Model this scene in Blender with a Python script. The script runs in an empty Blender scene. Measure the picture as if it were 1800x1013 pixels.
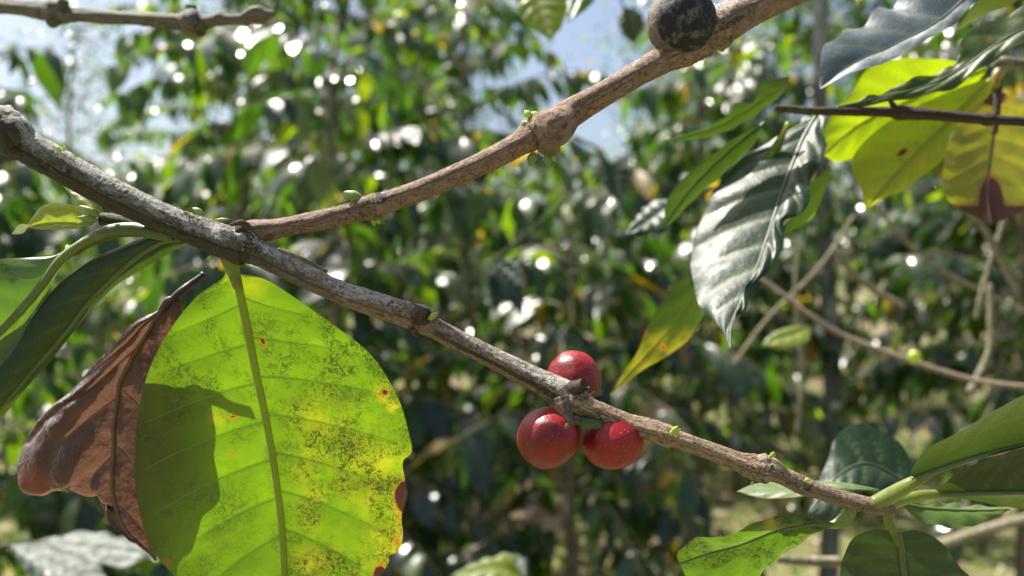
import bpy, math, random
import numpy as np

rng = np.random.default_rng(7)
random.seed(7)

# ------------------------------------------------------------------ camera, sky, sun, exposure
scene = bpy.context.scene
COL = scene.collection
CAM_Z = 1.40
F = 900.0 / math.tan(math.radians(32.5))        # focal length in photograph pixels (1800 wide)

cam_data = bpy.data.cameras.new('camera')
cam = bpy.data.objects.new('camera', cam_data)
COL.objects.link(cam)
cam.location = (0, 0, CAM_Z)
cam.rotation_euler = (math.radians(90), 0, 0)
cam_data.sensor_width = 36
cam_data.lens = 18.0 / math.tan(math.radians(32.5))
cam_data.clip_start = 0.01
cam_data.clip_end = 500
cam_data.dof.use_dof = True
cam_data.dof.focus_distance = 0.193
cam_data.dof.aperture_fstop = cam_data.lens / 2.4      # about a 2.4 mm pupil, a phone's main lens close up
scene.camera = cam

SUN = np.array([-0.44, 0.26, 1.0]); SUN /= np.linalg.norm(SUN)
world = bpy.data.worlds.new('World'); scene.world = world
world.use_nodes = True
wn = world.node_tree; wn.nodes.clear()
sky = wn.nodes.new('ShaderNodeTexSky'); sky.sky_type = 'NISHITA'; sky.sun_disc = False
sky.sun_elevation = math.asin(SUN[2]); sky.sun_rotation = math.atan2(SUN[0], SUN[1])
sky.air_density = 1.0; sky.dust_density = 4.2; sky.ozone_density = 1.0
bg = wn.nodes.new('ShaderNodeBackground'); bg.inputs['Strength'].default_value = 0.085
wo = wn.nodes.new('ShaderNodeOutputWorld')
wn.links.new(sky.outputs[0], bg.inputs[0]); wn.links.new(bg.outputs[0], wo.inputs[0])

sl = bpy.data.lights.new('sun', 'SUN'); sl.energy = 5.0; sl.angle = math.radians(0.5); sl.color = (1.0, 0.95, 0.86)
so = bpy.data.objects.new('sun', sl); COL.objects.link(so)
from mathutils import Vector
so.rotation_euler = Vector(SUN).to_track_quat('Z', 'Y').to_euler()
so.location = (-3, 4, 8)

scene.view_settings.view_transform = 'Standard'
scene.view_settings.look = 'None'
scene.view_settings.gamma = 1
scene.view_settings.use_curve_mapping = False
scene.view_settings.exposure = 1.2
scene.render.engine = 'CYCLES'
scene.cycles.use_denoising = True
scene.cycles.max_bounces = 8
scene.cycles.sample_clamp_indirect = 6

# ------------------------------------------------------------------ helpers
def at(px, py, d):
    """point at depth d mm that the photograph shows at pixel px, py"""
    d = np.asarray(d, float) / 1000.0
    return np.stack([(np.asarray(px, float) - 900) / F * d, d + 0 * np.asarray(px, float),
                     CAM_Z - (np.asarray(py, float) - 506.5) / F * d], -1)

def pix(P):
    return 900 + P[..., 0] / P[..., 1] * F, 506.5 - (P[..., 2] - CAM_Z) / P[..., 1] * F

def _hash(i, j, k, seed):
    h = (i * 374761393 + j * 668265263 + k * 2147483647 + seed * 974711) & 0xFFFFFFFF
    h = ((h ^ (h >> 13)) * 1274126177) & 0xFFFFFFFF
    h = ((h ^ (h >> 16)) * 2246822519) & 0xFFFFFFFF
    return ((h ^ (h >> 15)) & 0xFFFF) / 32767.5 - 1.0

def vn(P, seed=0):
    """value noise in -1..1"""
    P = np.asarray(P, float)
    I = np.floor(P).astype(np.int64); f = P - I; f = f * f * (3 - 2 * f)
    r = 0
    for a in (0, 1):
        for b in (0, 1):
            for c in (0, 1):
                w = (f[..., 0] if a else 1 - f[..., 0]) * (f[..., 1] if b else 1 - f[..., 1]) * (f[..., 2] if c else 1 - f[..., 2])
                r = r + w * _hash(I[..., 0] + a, I[..., 1] + b, I[..., 2] + c, seed)
    return r

def fbm(P, seed=0, n=3):
    r = 0; a = 1; t = 0
    for k in range(n):
        r = r + a * vn(np.asarray(P) * 2 ** k, seed + k); t += a; a *= 0.5
    return r / t

def crom(P, m, smooth=True):
    """spline through the control points P (n, k), m samples even in length (first three columns)"""
    P = np.asarray(P, float); n = len(P)
    if n == 2 or not smooth:
        C = np.concatenate([np.linspace(P[i], P[i + 1], 24, endpoint=False) for i in range(n - 1)] + [P[-1:]])
    else:
        E = np.vstack([2 * P[0] - P[1], P, 2 * P[-1] - P[-2]])
        out = []
        t = np.linspace(0, 1, 24, endpoint=False)[:, None]
        for i in range(n - 1):
            a, b, c, d = E[i:i + 4]
            out.append(0.5 * (2 * b + (c - a) * t + (2 * a - 5 * b + 4 * c - d) * t ** 2 + (3 * b - a - 3 * c + d) * t ** 3))
        C = np.vstack(out + [P[-1:]])
    s = np.concatenate([[0], np.cumsum(np.linalg.norm(np.diff(C[:, :3], axis=0), axis=1))])
    q = np.linspace(0, s[-1], m)
    return np.stack([np.interp(q, s, C[:, j]) for j in range(P.shape[1])], 1)

def mesh_obj(name, V, Fc, mat, parent=None, uv=None, attrs=None, smooth=True):
    V = np.asarray(V, float)
    o0 = np.zeros(3)
    p = parent
    while p is not None:
        o0 = o0 + np.array(p.location); p = p.parent
    me = bpy.data.meshes.new(name)
    me.from_pydata((V - o0).tolist(), [], [tuple(int(x) for x in f) for f in Fc])
    if uv is not None:
        li = np.empty(len(me.loops), np.int32); me.loops.foreach_get('vertex_index', li)
        l = me.uv_layers.new(name='UVMap'); l.data.foreach_set('uv', np.asarray(uv, np.float32)[li].ravel())
    for k, a in (attrs or {}).items():
        a = np.asarray(a, np.float32)
        at_ = me.attributes.new(k, 'FLOAT_COLOR', 'POINT'); at_.data.foreach_set('color', a.ravel())
    if smooth:
        me.polygons.foreach_set('use_smooth', np.ones(len(me.polygons), bool))
    me.materials.append(mat); me.update()
    o = bpy.data.objects.new(name, me); COL.objects.link(o)
    if parent is not None: o.parent = parent
    return o

def thing(name, label, cat, loc, group=None):
    o = bpy.data.objects.new(name, None); COL.objects.link(o)
    o.location = tuple(float(x) for x in loc); o.empty_display_size = 0.02
    o['label'] = label; o['category'] = cat
    if group: o['group'] = group
    return o

def grid_faces(nr, nc, wrap=False, off=0):
    r = np.arange(nr - 1)[:, None]; c = np.arange(nc if wrap else nc - 1)[None, :]
    c2 = (c + 1) % nc
    return (np.stack([r * nc + c, r * nc + c2, (r + 1) * nc + c2, (r + 1) * nc + c], -1).reshape(-1, 4) + off)

def frames(C):
    T = np.gradient(C, axis=0); T /= np.linalg.norm(T, axis=1)[:, None] + 1e-12
    N = np.zeros_like(T)
    up = np.array([0, -1.0, 0.0]) if abs(T[0] @ np.array([0, -1, 0])) < 0.9 else np.array([0, 0, 1.0])
    n = up - T[0] * (up @ T[0]); n /= np.linalg.norm(n)
    for i in range(len(T)):
        n = n - T[i] * (n @ T[i]); n /= np.linalg.norm(n) + 1e-12; N[i] = n
    return T, N, np.cross(T, N)

def tube_geo(C, R, seg=12, relief=None, flat=1.0):
    """rings round curve C (m,3) with radii R; angle 0 looks at the camera. rounded caps"""
    m = len(C); T, N, B = frames(C)
    th = np.linspace(0, 2 * math.pi, seg, endpoint=False)
    s = np.concatenate([[0], np.cumsum(np.linalg.norm(np.diff(C, axis=0), axis=1))])
    S, TH = np.meshgrid(s * 1000, th, indexing='ij')
    RR = np.repeat(R[:, None], seg, 1)
    if relief is not None:
        RR = RR * (1 + relief(S, TH, C[:, None, :] + N[:, None, :] * np.cos(TH)[..., None] * RR[..., None] + B[:, None, :] * np.sin(TH)[..., None] * RR[..., None]))
    V = C[:, None, :] + (N[:, None, :] * np.cos(TH)[..., None] * flat + B[:, None, :] * np.sin(TH)[..., None]) * RR[..., None]
    V = V.reshape(-1, 3)
    fs = [tuple(f) for f in grid_faces(m, seg, True)]
    n = len(V)
    V = np.vstack([V, C[0] - T[0] * R[0] * 0.35, C[-1] + T[-1] * R[-1] * 0.35])
    for j in range(seg):
        fs.append((n, (j + 1) % seg, j)); fs.append((n + 1, (m - 1) * seg + j, (m - 1) * seg + (j + 1) % seg))
    uv = np.stack([TH / (2 * math.pi), S / 100.0], -1).reshape(-1, 2)
    uv = np.vstack([uv, uv[0], uv[-1]])
    return V, fs, uv, S, TH

def stem(name, pts, mat, parent, seg=14, step=0.6, relief=None, paint=None, flat=1.0, smoothr=1):
    """tube from (px, py, depth mm, radius px) control points"""
    pts = np.asarray(pts, float)
    P = at(pts[:, 0], pts[:, 1], pts[:, 2]); r = pts[:, 3] / F * pts[:, 2] / 1000
    L = np.linalg.norm(np.diff(P, axis=0), axis=1).sum()
    m = max(6, int(L * 1000 / step))
    C = crom(P, m)
    # radii: linear between control points, so that nodes keep their steps
    d = np.linalg.norm(C[:, None, :] - P[None], axis=2); idx = np.maximum.accumulate(d.argmin(0))
    R = np.interp(np.arange(m), idx + np.arange(len(idx)) * 1e-6, r)
    for _ in range(smoothr):
        R[1:-1] = (R[:-2] + 2 * R[1:-1] + R[2:]) / 4
    V, fs, uv, S, TH = tube_geo(C, R, seg, relief, flat)
    A = None
    if paint is not None:
        px, py = pix(V[:-2])
        a = np.stack(paint(px, py, S.ravel(), TH.ravel(), V[:-2]), 1)
        A = {'paint': np.vstack([a, a[0], a[-1]])}
    return mesh_obj(name, V, fs, mat, parent, uv, A)

def blob(name, c, rad, mat, parent, axis=(0, 0, 1), n=(24, 32), shape=None, paint=None):
    """closed rounded body: centre c, radii rad = (across, across, along axis); shape(theta, phi) scales it"""
    a = np.array(axis, float); a /= np.linalg.norm(a)
    x = np.cross(a, [0, 1, 0.01]); x /= np.linalg.norm(x); y = np.cross(a, x)
    t = np.linspace(0, math.pi, n[0] + 1)[1:-1]; p = np.linspace(0, 2 * math.pi, n[1], endpoint=False)
    T, Ph = np.meshgrid(t, p, indexing='ij')
    k = 1.0 if shape is None else shape(T, Ph)
    D = lambda T, Ph: (x * (np.sin(T) * np.cos(Ph))[..., None] * rad[0] + y * (np.sin(T) * np.sin(Ph))[..., None] * rad[1] + a * np.cos(T)[..., None] * rad[2])
    V = (np.asarray(c) + D(T, Ph) * (k[..., None] if shape is not None else 1)).reshape(-1, 3)
    k0, k1 = (1, 1) if shape is None else (float(np.mean(shape(np.array([0.02]), np.array([0.0])))), float(np.mean(shape(np.array([math.pi - 0.02]), np.array([0.0])))))
    V = np.vstack([V, np.asarray(c) + a * rad[2] * k0, np.asarray(c) - a * rad[2] * k1])
    m = n[0] - 1; fs = [tuple(f[::-1]) for f in grid_faces(m, n[1], True)]
    q = m * n[1]
    for j in range(n[1]):
        fs.append((q, j, (j + 1) % n[1])); fs.append((q + 1, (m - 1) * n[1] + (j + 1) % n[1], (m - 1) * n[1] + j))
    A = None
    if paint is not None:
        TT = np.concatenate([T.ravel(), [0, math.pi]]); PP = np.concatenate([Ph.ravel(), [0, 0]])
        A = {'paint': np.stack(paint(TT, PP, V), 1)}
    return mesh_obj(name, V, fs, mat, parent, None, A)

# ------------------------------------------------------------------ materials
class NT:
    def __init__(self, name):
        self.m = bpy.data.materials.new(name); self.m.use_nodes = True
        self.t = self.m.node_tree; self.t.nodes.clear()
        self.out = self.n('ShaderNodeOutputMaterial')
    def n(self, kind, **kw):
        x = self.t.nodes.new(kind)
        for k, v in kw.items(): setattr(x, k, v)
        return x
    def put(self, sock, v):
        if hasattr(v, 'is_output') or isinstance(v, bpy.types.NodeSocket): self.t.links.new(v, sock)
        elif isinstance(v, (tuple, list)) and len(v) == 3 and sock.type == 'RGBA': sock.default_value = (*v, 1)
        else: sock.default_value = v
    def mix(self, f, a, b, mode='MIX'):
        x = self.n('ShaderNodeMix', data_type='RGBA', blend_type=mode)
        self.put(x.inputs[0], f); self.put(x.inputs[6], a); self.put(x.inputs[7], b)
        return x.outputs[2]
    def math(self, op, a, b=0.0, clamp=False):
        x = self.n('ShaderNodeMath', operation=op, use_clamp=clamp)
        self.put(x.inputs[0], a); self.put(x.inputs[1], b)
        return x.outputs[0]
    def noise(self, vec, scale, detail=3, rough=0.55, dist=0.0):
        x = self.n('ShaderNodeTexNoise'); self.put(x.inputs['Vector'], vec)
        x.inputs['Scale'].default_value = scale; x.inputs['Detail'].default_value = detail
        x.inputs['Roughness'].default_value = rough; x.inputs['Distortion'].default_value = dist
        return x.outputs[0]
    def ramp(self, v, lo, hi, a=0.0, b=1.0):
        x = self.n('ShaderNodeMapRange', clamp=True)
        self.put(x.inputs[0], v)
        for i, q in enumerate((lo, hi, a, b)): x.inputs[i + 1].default_value = q
        return x.outputs[0]
    def scale(self, vec, s):
        x = self.n('ShaderNodeVectorMath', operation='MULTIPLY'); self.put(x.inputs[0], vec); x.inputs[1].default_value = s
        return x.outputs[0]
    def bump(self, h, dist, strength=1.0):
        x = self.n('ShaderNodeBump'); x.inputs['Strength'].default_value = strength; x.inputs['Distance'].default_value = dist
        self.put(x.inputs['Height'], h)
        return x.outputs[0]
    def coord(self):
        return self.n('ShaderNodeTexCoord').outputs['Object']
    def attr(self, name):
        a = self.n('ShaderNodeAttribute', attribute_name=name)
        s = self.n('ShaderNodeSeparateColor'); self.put(s.inputs[0], a.outputs['Color'])
        return s.outputs[0], s.outputs[1], s.outputs[2], a.outputs['Alpha'], a.outputs['Color']
    def shade(self, s):
        self.t.links.new(s, self.out.inputs['Surface']); return self.m

def principled(nt, col, rough, normal=None, spec=0.5, **kw):
    p = nt.n('ShaderNodeBsdfPrincipled')
    nt.put(p.inputs['Base Color'], col); nt.put(p.inputs['Roughness'], rough); nt.put(p.inputs['Specular IOR Level'], spec)
    if normal is not None: nt.put(p.inputs['Normal'], normal)
    for k, v in kw.items(): nt.put(p.inputs[k.replace('_', ' ')], v)
    return p.outputs[0]

def leaf_shader(nt, refl, trans, tfac, rough, normal=None, f0=0.045, gcol=(1, 1, 1)):
    """leaf: diffuse and transmitted light under a waxy film; the film reflects more at grazing angles"""
    d = nt.n('ShaderNodeBsdfDiffuse'); t = nt.n('ShaderNodeBsdfTranslucent'); g = nt.n('ShaderNodeBsdfGlossy')
    nt.put(d.inputs['Color'], refl); nt.put(t.inputs['Color'], trans); nt.put(g.inputs['Color'], gcol); nt.put(g.inputs['Roughness'], rough)
    if normal is not None:
        nt.put(d.inputs['Normal'], normal); nt.put(g.inputs['Normal'], normal); nt.put(t.inputs['Normal'], normal)
    m1 = nt.n('ShaderNodeMixShader'); nt.put(m1.inputs[0], tfac)
    nt.t.links.new(d.outputs[0], m1.inputs[1]); nt.t.links.new(t.outputs[0], m1.inputs[2])
    lw = nt.n('ShaderNodeLayerWeight'); lw.inputs['Blend'].default_value = 0.5
    if normal is not None: nt.put(lw.inputs['Normal'], normal)
    f = nt.math('POWER', lw.outputs['Facing'], 4.0)
    f = nt.math('MULTIPLY_ADD', f, 0.6); nt.t.nodes[-1].inputs[2].default_value = f0
    m2 = nt.n('ShaderNodeMixShader'); nt.put(m2.inputs[0], f)
    nt.t.links.new(m1.outputs[0], m2.inputs[1]); nt.t.links.new(g.outputs[0], m2.inputs[2])
    return m2.outputs[0]

def leaf_mat(name, refl, trans, tfac=0.5, rough=0.32, f0=0.045, mold=0.0, yellow=(0.75, 0.62, 0.02), cell=0.3, var=0.35, halo=(0.85, 0.20, 0.02), dust=0.0):
    """paint: R dead brown, G yellowing, B mould and dark patches, A vein"""
    nt = NT(name); c = nt.coord()
    R, G, B, A, _ = nt.attr('paint')
    big = nt.ramp(nt.noise(c, 55, 4), 0.3, 0.7)
    fine = nt.noise(c, 900, 3, 0.6)
    r1 = nt.mix(nt.math('MULTIPLY', big, var), refl, tuple(x * 1.7 for x in refl))
    t1 = nt.mix(nt.math('MULTIPLY', big, var), trans, tuple(x * 0.62 for x in trans))
    # yellowing, broken up by a finer noise
    yn = nt.math('MULTIPLY', G, nt.ramp(nt.noise(c, 160, 4), 0.3, 0.62), True)
    t1 = nt.mix(yn, t1, yellow); r1 = nt.mix(yn, r1, (0.30, 0.24, 0.02))
    # mould: angular dark flecks
    mn = nt.noise(c, 820, 5, 0.75, 1.2); mn2 = nt.noise(c, 130, 4)
    mk = nt.math('MULTIPLY', nt.ramp(mn, 0.49, 0.53), nt.ramp(mn2, 0.38, 0.52))
    mk = nt.math('MULTIPLY', mk, B, True)
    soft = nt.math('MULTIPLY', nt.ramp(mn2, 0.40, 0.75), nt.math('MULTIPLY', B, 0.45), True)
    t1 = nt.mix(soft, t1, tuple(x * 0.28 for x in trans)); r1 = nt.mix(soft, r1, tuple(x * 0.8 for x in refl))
    t1 = nt.mix(nt.math('MULTIPLY', mk, 0.85), t1, (0.02, 0.035, 0.006)); r1 = nt.mix(nt.math('MULTIPLY', mk, 0.7), r1, (0.02, 0.03, 0.01))
    # veins carry less light through, and reflect a paler green
    t1 = nt.mix(nt.math('MULTIPLY', A, 0.6), t1, tuple(x * 0.32 for x in trans)); r1 = nt.mix(nt.math('MULTIPLY', A, 0.6), r1, (0.16, 0.22, 0.06))
    # dead tissue with an orange halo
    Rn = nt.math('ADD', R, nt.math('MULTIPLY', nt.math('SUBTRACT', mn, 0.5), nt.math('MULTIPLY', R, 0.9)))
    ha = nt.math('MULTIPLY', nt.ramp(Rn, 0.15, 0.5), 0.85); de = nt.ramp(Rn, 0.46, 0.60)
    t1 = nt.mix(ha, t1, halo); t1 = nt.mix(de, t1, (0.05, 0.014, 0.008))
    r1 = nt.mix(ha, r1, (0.30, 0.10, 0.02)); r1 = nt.mix(de, r1, (0.10, 0.045, 0.03))
    if dust:
        dm = nt.math('MULTIPLY', nt.ramp(nt.noise(c, 1300, 3, 0.7), 0.58, 0.66), dust)
        r1 = nt.mix(dm, r1, (0.36, 0.35, 0.31))
        rough = nt.math('ADD', nt.ramp(nt.noise(c, 110, 5, 0.7), 0.35, 0.65, rough - 0.13, rough + 0.16), nt.math('MULTIPLY', dm, 0.2))
    h = nt.math('ADD', nt.math('MULTIPLY', fine, 0.5), nt.noise(c, 260, 2))
    return nt.shade(leaf_shader(nt, r1, t1, tfac, rough, nt.bump(h, 0.0003 * cell), f0))

def bark_mat(name, base, dark, pale, fleck=0.9):
    """paint: R dark skin and dark undersides, G pale lichen, B tan young wood, A greenish"""
    nt = NT(name); c = nt.coord(); R, G, B, A, _ = nt.attr('paint')
    u = nt.n('ShaderNodeTexCoord').outputs['UV']
    st = nt.noise(nt.scale(u, (12, 34, 1)), 1.0, 5, 0.7, 0.8)
    n1 = nt.noise(c, 260, 6, 0.72)
    n2 = nt.noise(c, 800, 5, 0.75)
    n3 = nt.noise(c, 2400, 3, 0.7)
    col = nt.mix(nt.ramp(st, 0.36, 0.64), tuple(x * 1.15 for x in base), tuple(x * 0.58 for x in base))
    col = nt.mix(nt.math('MULTIPLY', B, nt.ramp(n1, 0.2, 0.6, 0.6, 1.0)), col, nt.mix(nt.ramp(st, 0.4, 0.7), (0.47, 0.33, 0.21), (0.25, 0.14, 0.085)))
    # dark peeling skin and dark undersides
    dk = nt.math('MULTIPLY', nt.ramp(nt.math('ADD', R, nt.math('MULTIPLY', nt.math('SUBTRACT', n1, 0.5), 1.2)), 0.42, 0.56), 0.9)
    col = nt.mix(dk, col, nt.mix(nt.ramp(n2, 0.35, 0.65), dark, tuple(x * 2.2 for x in dark)))
    # lichen
    li = nt.math('MULTIPLY', nt.ramp(nt.math('ADD', nt.math('MULTIPLY', G, 0.5), nt.math('MULTIPLY', n2, 0.8)), 0.56, 0.68), nt.ramp(G, 0.02, 0.2))
    col = nt.mix(nt.math('MULTIPLY', li, 0.8), col, nt.mix(nt.ramp(n3, 0.4, 0.6), pale, tuple(x * 0.6 for x in pale)))
    col = nt.mix(nt.math('MULTIPLY', A, nt.ramp(n1, 0.4, 0.6)), col, (0.13, 0.16, 0.06))
    # black flecks
    fl = nt.math('MULTIPLY', nt.ramp(nt.noise(nt.scale(u, (26, 75, 1)), 1.0, 4, 0.75), 0.52, 0.57), nt.ramp(nt.noise(c, 170, 2), 0.40, 0.55))
    cr = nt.ramp(nt.noise(nt.scale(u, (30, 16, 1)), 1.0, 4, 0.7, 0.8), 0.62, 0.68)
    col = nt.mix(nt.math('MULTIPLY', cr, 0.75), col, tuple(x * 0.22 for x in base))
    col = nt.mix(nt.math('MULTIPLY', fl, fleck), col, (0.035, 0.025, 0.02))
    h = nt.math('ADD', nt.math('MULTIPLY', st, 0.8), nt.math('ADD', nt.math('SUBTRACT', nt.math('MULTIPLY', n2, 0.7), nt.math('MULTIPLY', cr, 0.8)), nt.math('MULTIPLY', n3, 0.3)))
    return nt.shade(principled(nt, col, 0.68, nt.bump(h, 0.0012), 0.35))

def plain_mat(name, a, b, scale=300, rough=0.5, bump=0.0002, spec=0.4):
    nt = NT(name); c = nt.coord(); n = nt.noise(c, scale, 4, 0.6)
    col = nt.mix(nt.ramp(n, 0.35, 0.65), a, b)
    return nt.shade(principled(nt, col, rough, nt.bump(n, bump), spec))

M_bark = bark_mat('grey_bark', (0.145, 0.13, 0.095), (0.035, 0.03, 0.022), (0.56, 0.55, 0.50))
M_bark2 = bark_mat('brown_bark', (0.27, 0.175, 0.12), (0.04, 0.025, 0.02), (0.50, 0.44, 0.38), 0.7)
M_twig = bark_mat('dark_twig_bark', (0.075, 0.05, 0.032), (0.02, 0.014, 0.01), (0.3, 0.27, 0.22), 0.2)
M_dry = bark_mat('pale_dry_wood', (0.42, 0.33, 0.25), (0.12, 0.08, 0.05), (0.6, 0.55, 0.48), 0.3)
M_scar = plain_mat('dark_scar', (0.03, 0.022, 0.018), (0.10, 0.07, 0.05), 900, 0.85, 0.0004, 0.2)

M_hero = leaf_mat('sunlit_leaf', (0.020, 0.040, 0.004), (0.24, 0.455, 0.003), 0.60, 0.42, 0.035, cell=0.5, var=0.75, halo=(0.55, 0.17, 0.02))
M_left = leaf_mat('leaf_underside', (0.085, 0.135, 0.03), (0.13, 0.27, 0.012), 0.45, 0.42, 0.04, var=0.4)
M_tip = leaf_mat('tip_leaf', (0.034, 0.058, 0.011), (0.040, 0.075, 0.004), 0.38, 0.50, 0.028, cell=0.8, var=0.4)
M_mottled = leaf_mat('mottled_leaf', (0.045, 0.075, 0.012), (0.12, 0.24, 0.006), 0.5, 0.5, 0.025, cell=0.8, var=0.5)
M_young = leaf_mat('young_leaf', (0.16, 0.20, 0.03), (0.50, 0.62, 0.03), 0.6, 0.35, 0.045)
M_gloss = leaf_mat('glossy_dark_leaf', (0.010, 0.024, 0.014), (0.05, 0.14, 0.01), 0.3, 0.42, 0.018, cell=0.7, dust=0.22)
M_sheen = leaf_mat('waxy_sky_tinted_leaf', (0.05, 0.07, 0.075), (0.05, 0.10, 0.03), 0.2, 0.45, 0.07, cell=0.6, dust=0.3)  # base colour holds some blue-grey of the reflected sky
M_lime = leaf_mat('lime_leaf', (0.10, 0.13, 0.012), (0.44, 0.60, 0.004), 0.62, 0.45, 0.03, var=0.9, halo=(0.55, 0.30, 0.01))
M_olive = leaf_mat('olive_leaf', (0.12, 0.12, 0.035), (0.30, 0.34, 0.02), 0.5, 0.5, 0.03, halo=(0.34, 0.17, 0.02))
M_droop = leaf_mat('shaded_leaf', (0.042, 0.064, 0.014), (0.055, 0.11, 0.006), 0.38, 0.45, 0.03, cell=0.6)
M_gold = leaf_mat('yellow_leaf', (0.40, 0.28, 0.02), (0.85, 0.62, 0.01), 0.55, 0.45, 0.035)

def brown_mat():
    nt = NT('dead_leaf'); c = nt.coord(); R, G, B, A, _ = nt.attr('paint')
    n1 = nt.noise(c, 120, 5, 0.6, 0.3); n2 = nt.noise(c, 700, 4, 0.6)
    col = nt.mix(nt.ramp(n1, 0.35, 0.65), (0.105, 0.050, 0.040), (0.038, 0.017, 0.016))
    col = nt.mix(nt.math('MULTIPLY', nt.ramp(n2, 0.5, 0.7), 0.35), col, (0.15, 0.08, 0.055))
    col = nt.mix(nt.math('MULTIPLY', A, 0.6), col, (0.22, 0.12, 0.075))
    col = nt.mix(nt.math('MULTIPLY', R, 0.8, True), col, (0.28, 0.07, 0.03))
    tr = nt.mix(R, (0.17, 0.078, 0.045), (0.34, 0.07, 0.03))
    h = nt.math('ADD', n1, nt.math('MULTIPLY', n2, 0.5))
    return nt.shade(leaf_shader(nt, col, tr, 0.36, 0.42, nt.bump(h, 0.0012), 0.03))
M_dead = brown_mat()

def rib_mat(name, refl, trans, tf=0.35):
    nt = NT(name); c = nt.coord(); n = nt.noise(c, 400, 3)
    r = nt.mix(nt.ramp(n, 0.3, 0.7), refl, tuple(x * 0.75 for x in refl))
    return nt.shade(leaf_shader(nt, r, trans, tf, 0.38, nt.bump(n, 0.0001), 0.04))
M_rib = rib_mat('pale_midrib', (0.26, 0.28, 0.055), (0.75, 0.78, 0.12), 0.65)
M_dullrib = rib_mat('dull_midrib', (0.15, 0.20, 0.05), (0.22, 0.30, 0.05))
M_petiole = rib_mat('green_petiole', (0.20, 0.245, 0.04), (0.40, 0.50, 0.04))
M_vein = rib_mat('side_vein', (0.10, 0.17, 0.02), (0.70, 0.95, 0.05), 0.85)
M_deadrib = rib_mat('dead_midrib', (0.22, 0.12, 0.075), (0.12, 0.05, 0.02))
M_darkrib = rib_mat('dark_midrib', (0.07, 0.10, 0.04), (0.1, 0.2, 0.02))
M_bud = rib_mat('green_bud', (0.42, 0.52, 0.06), (0.75, 0.90, 0.08))
M_budpale = rib_mat('pale_bud', (0.27, 0.34, 0.10), (0.42, 0.55, 0.10))

def cherry_mat():
    nt = NT('ripe_cherry_skin'); c = nt.coord(); R, G, B, A, _ = nt.attr('paint')
    n1 = nt.noise(c, 120, 3); n2 = nt.noise(c, 900, 4, 0.6)
    col = nt.mix(nt.ramp(n1, 0.35, 0.68), (0.13, 0.002, 0.004), (0.30, 0.007, 0.007))
    v = nt.n('ShaderNodeTexVoronoi'); nt.put(v.inputs['Vector'], c); v.inputs['Scale'].default_value = 1300
    dust = nt.math('MULTIPLY', nt.ramp(v.outputs['Distance'], 0.10, 0.22, 1, 0), nt.ramp(nt.noise(c, 420, 3), 0.48, 0.62))
    dust = nt.math('MULTIPLY', dust, nt.math('MULTIPLY', nt.math('ADD', 0.2, G), 0.85), True)
    col = nt.mix(dust, col, (0.62, 0.36, 0.30))
    col = nt.mix(nt.math('MULTIPLY', R, nt.ramp(n2, 0.3, 0.6), True), col, (0.06, 0.022, 0.012))
    col = nt.mix(nt.math('MULTIPLY', B, nt.ramp(n2, 0.35, 0.6)), col, (0.42, 0.22, 0.10))
    h = nt.math('ADD', nt.math('MULTIPLY', n2, 0.6), nt.math('MULTIPLY', dust, 0.6))
    return nt.shade(principled(nt, col, nt.ramp(n2, 0.3, 0.7, 0.33, 0.50), nt.bump(h, 0.00025), 0.5,
                               Subsurface_Weight=0.08, Subsurface_Radius=(1.0, 0.25, 0.15), Subsurface_Scale=0.0012,
                               Sheen_Weight=0.0, Sheen_Roughness=0.5))
M_cherry = cherry_mat()

def dried_mat():
    nt = NT('dried_fruit_skin'); c = nt.coord(); R, G, B, A, _ = nt.attr('paint')
    n1 = nt.noise(c, 330, 5, 0.65); n2 = nt.noise(c, 1500, 3)
    col = nt.mix(nt.ramp(n1, 0.50, 0.75), (0.016, 0.016, 0.020), (0.16, 0.16, 0.13))
    e = nt.math('ADD', R, nt.math('MULTIPLY', nt.math('SUBTRACT', n1, 0.5), 1.0))
    col = nt.mix(nt.ramp(e, 0.2, 0.85), col, nt.mix(nt.ramp(n1, 0.4, 0.65), (0.19, 0.155, 0.12), (0.07, 0.062, 0.055)))
    h = nt.math('ADD', n1, nt.math('MULTIPLY', n2, 0.4))
    return nt.shade(principled(nt, col, 0.7, nt.bump(h, 0.0005), 0.3))
M_dried = dried_mat()

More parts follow.
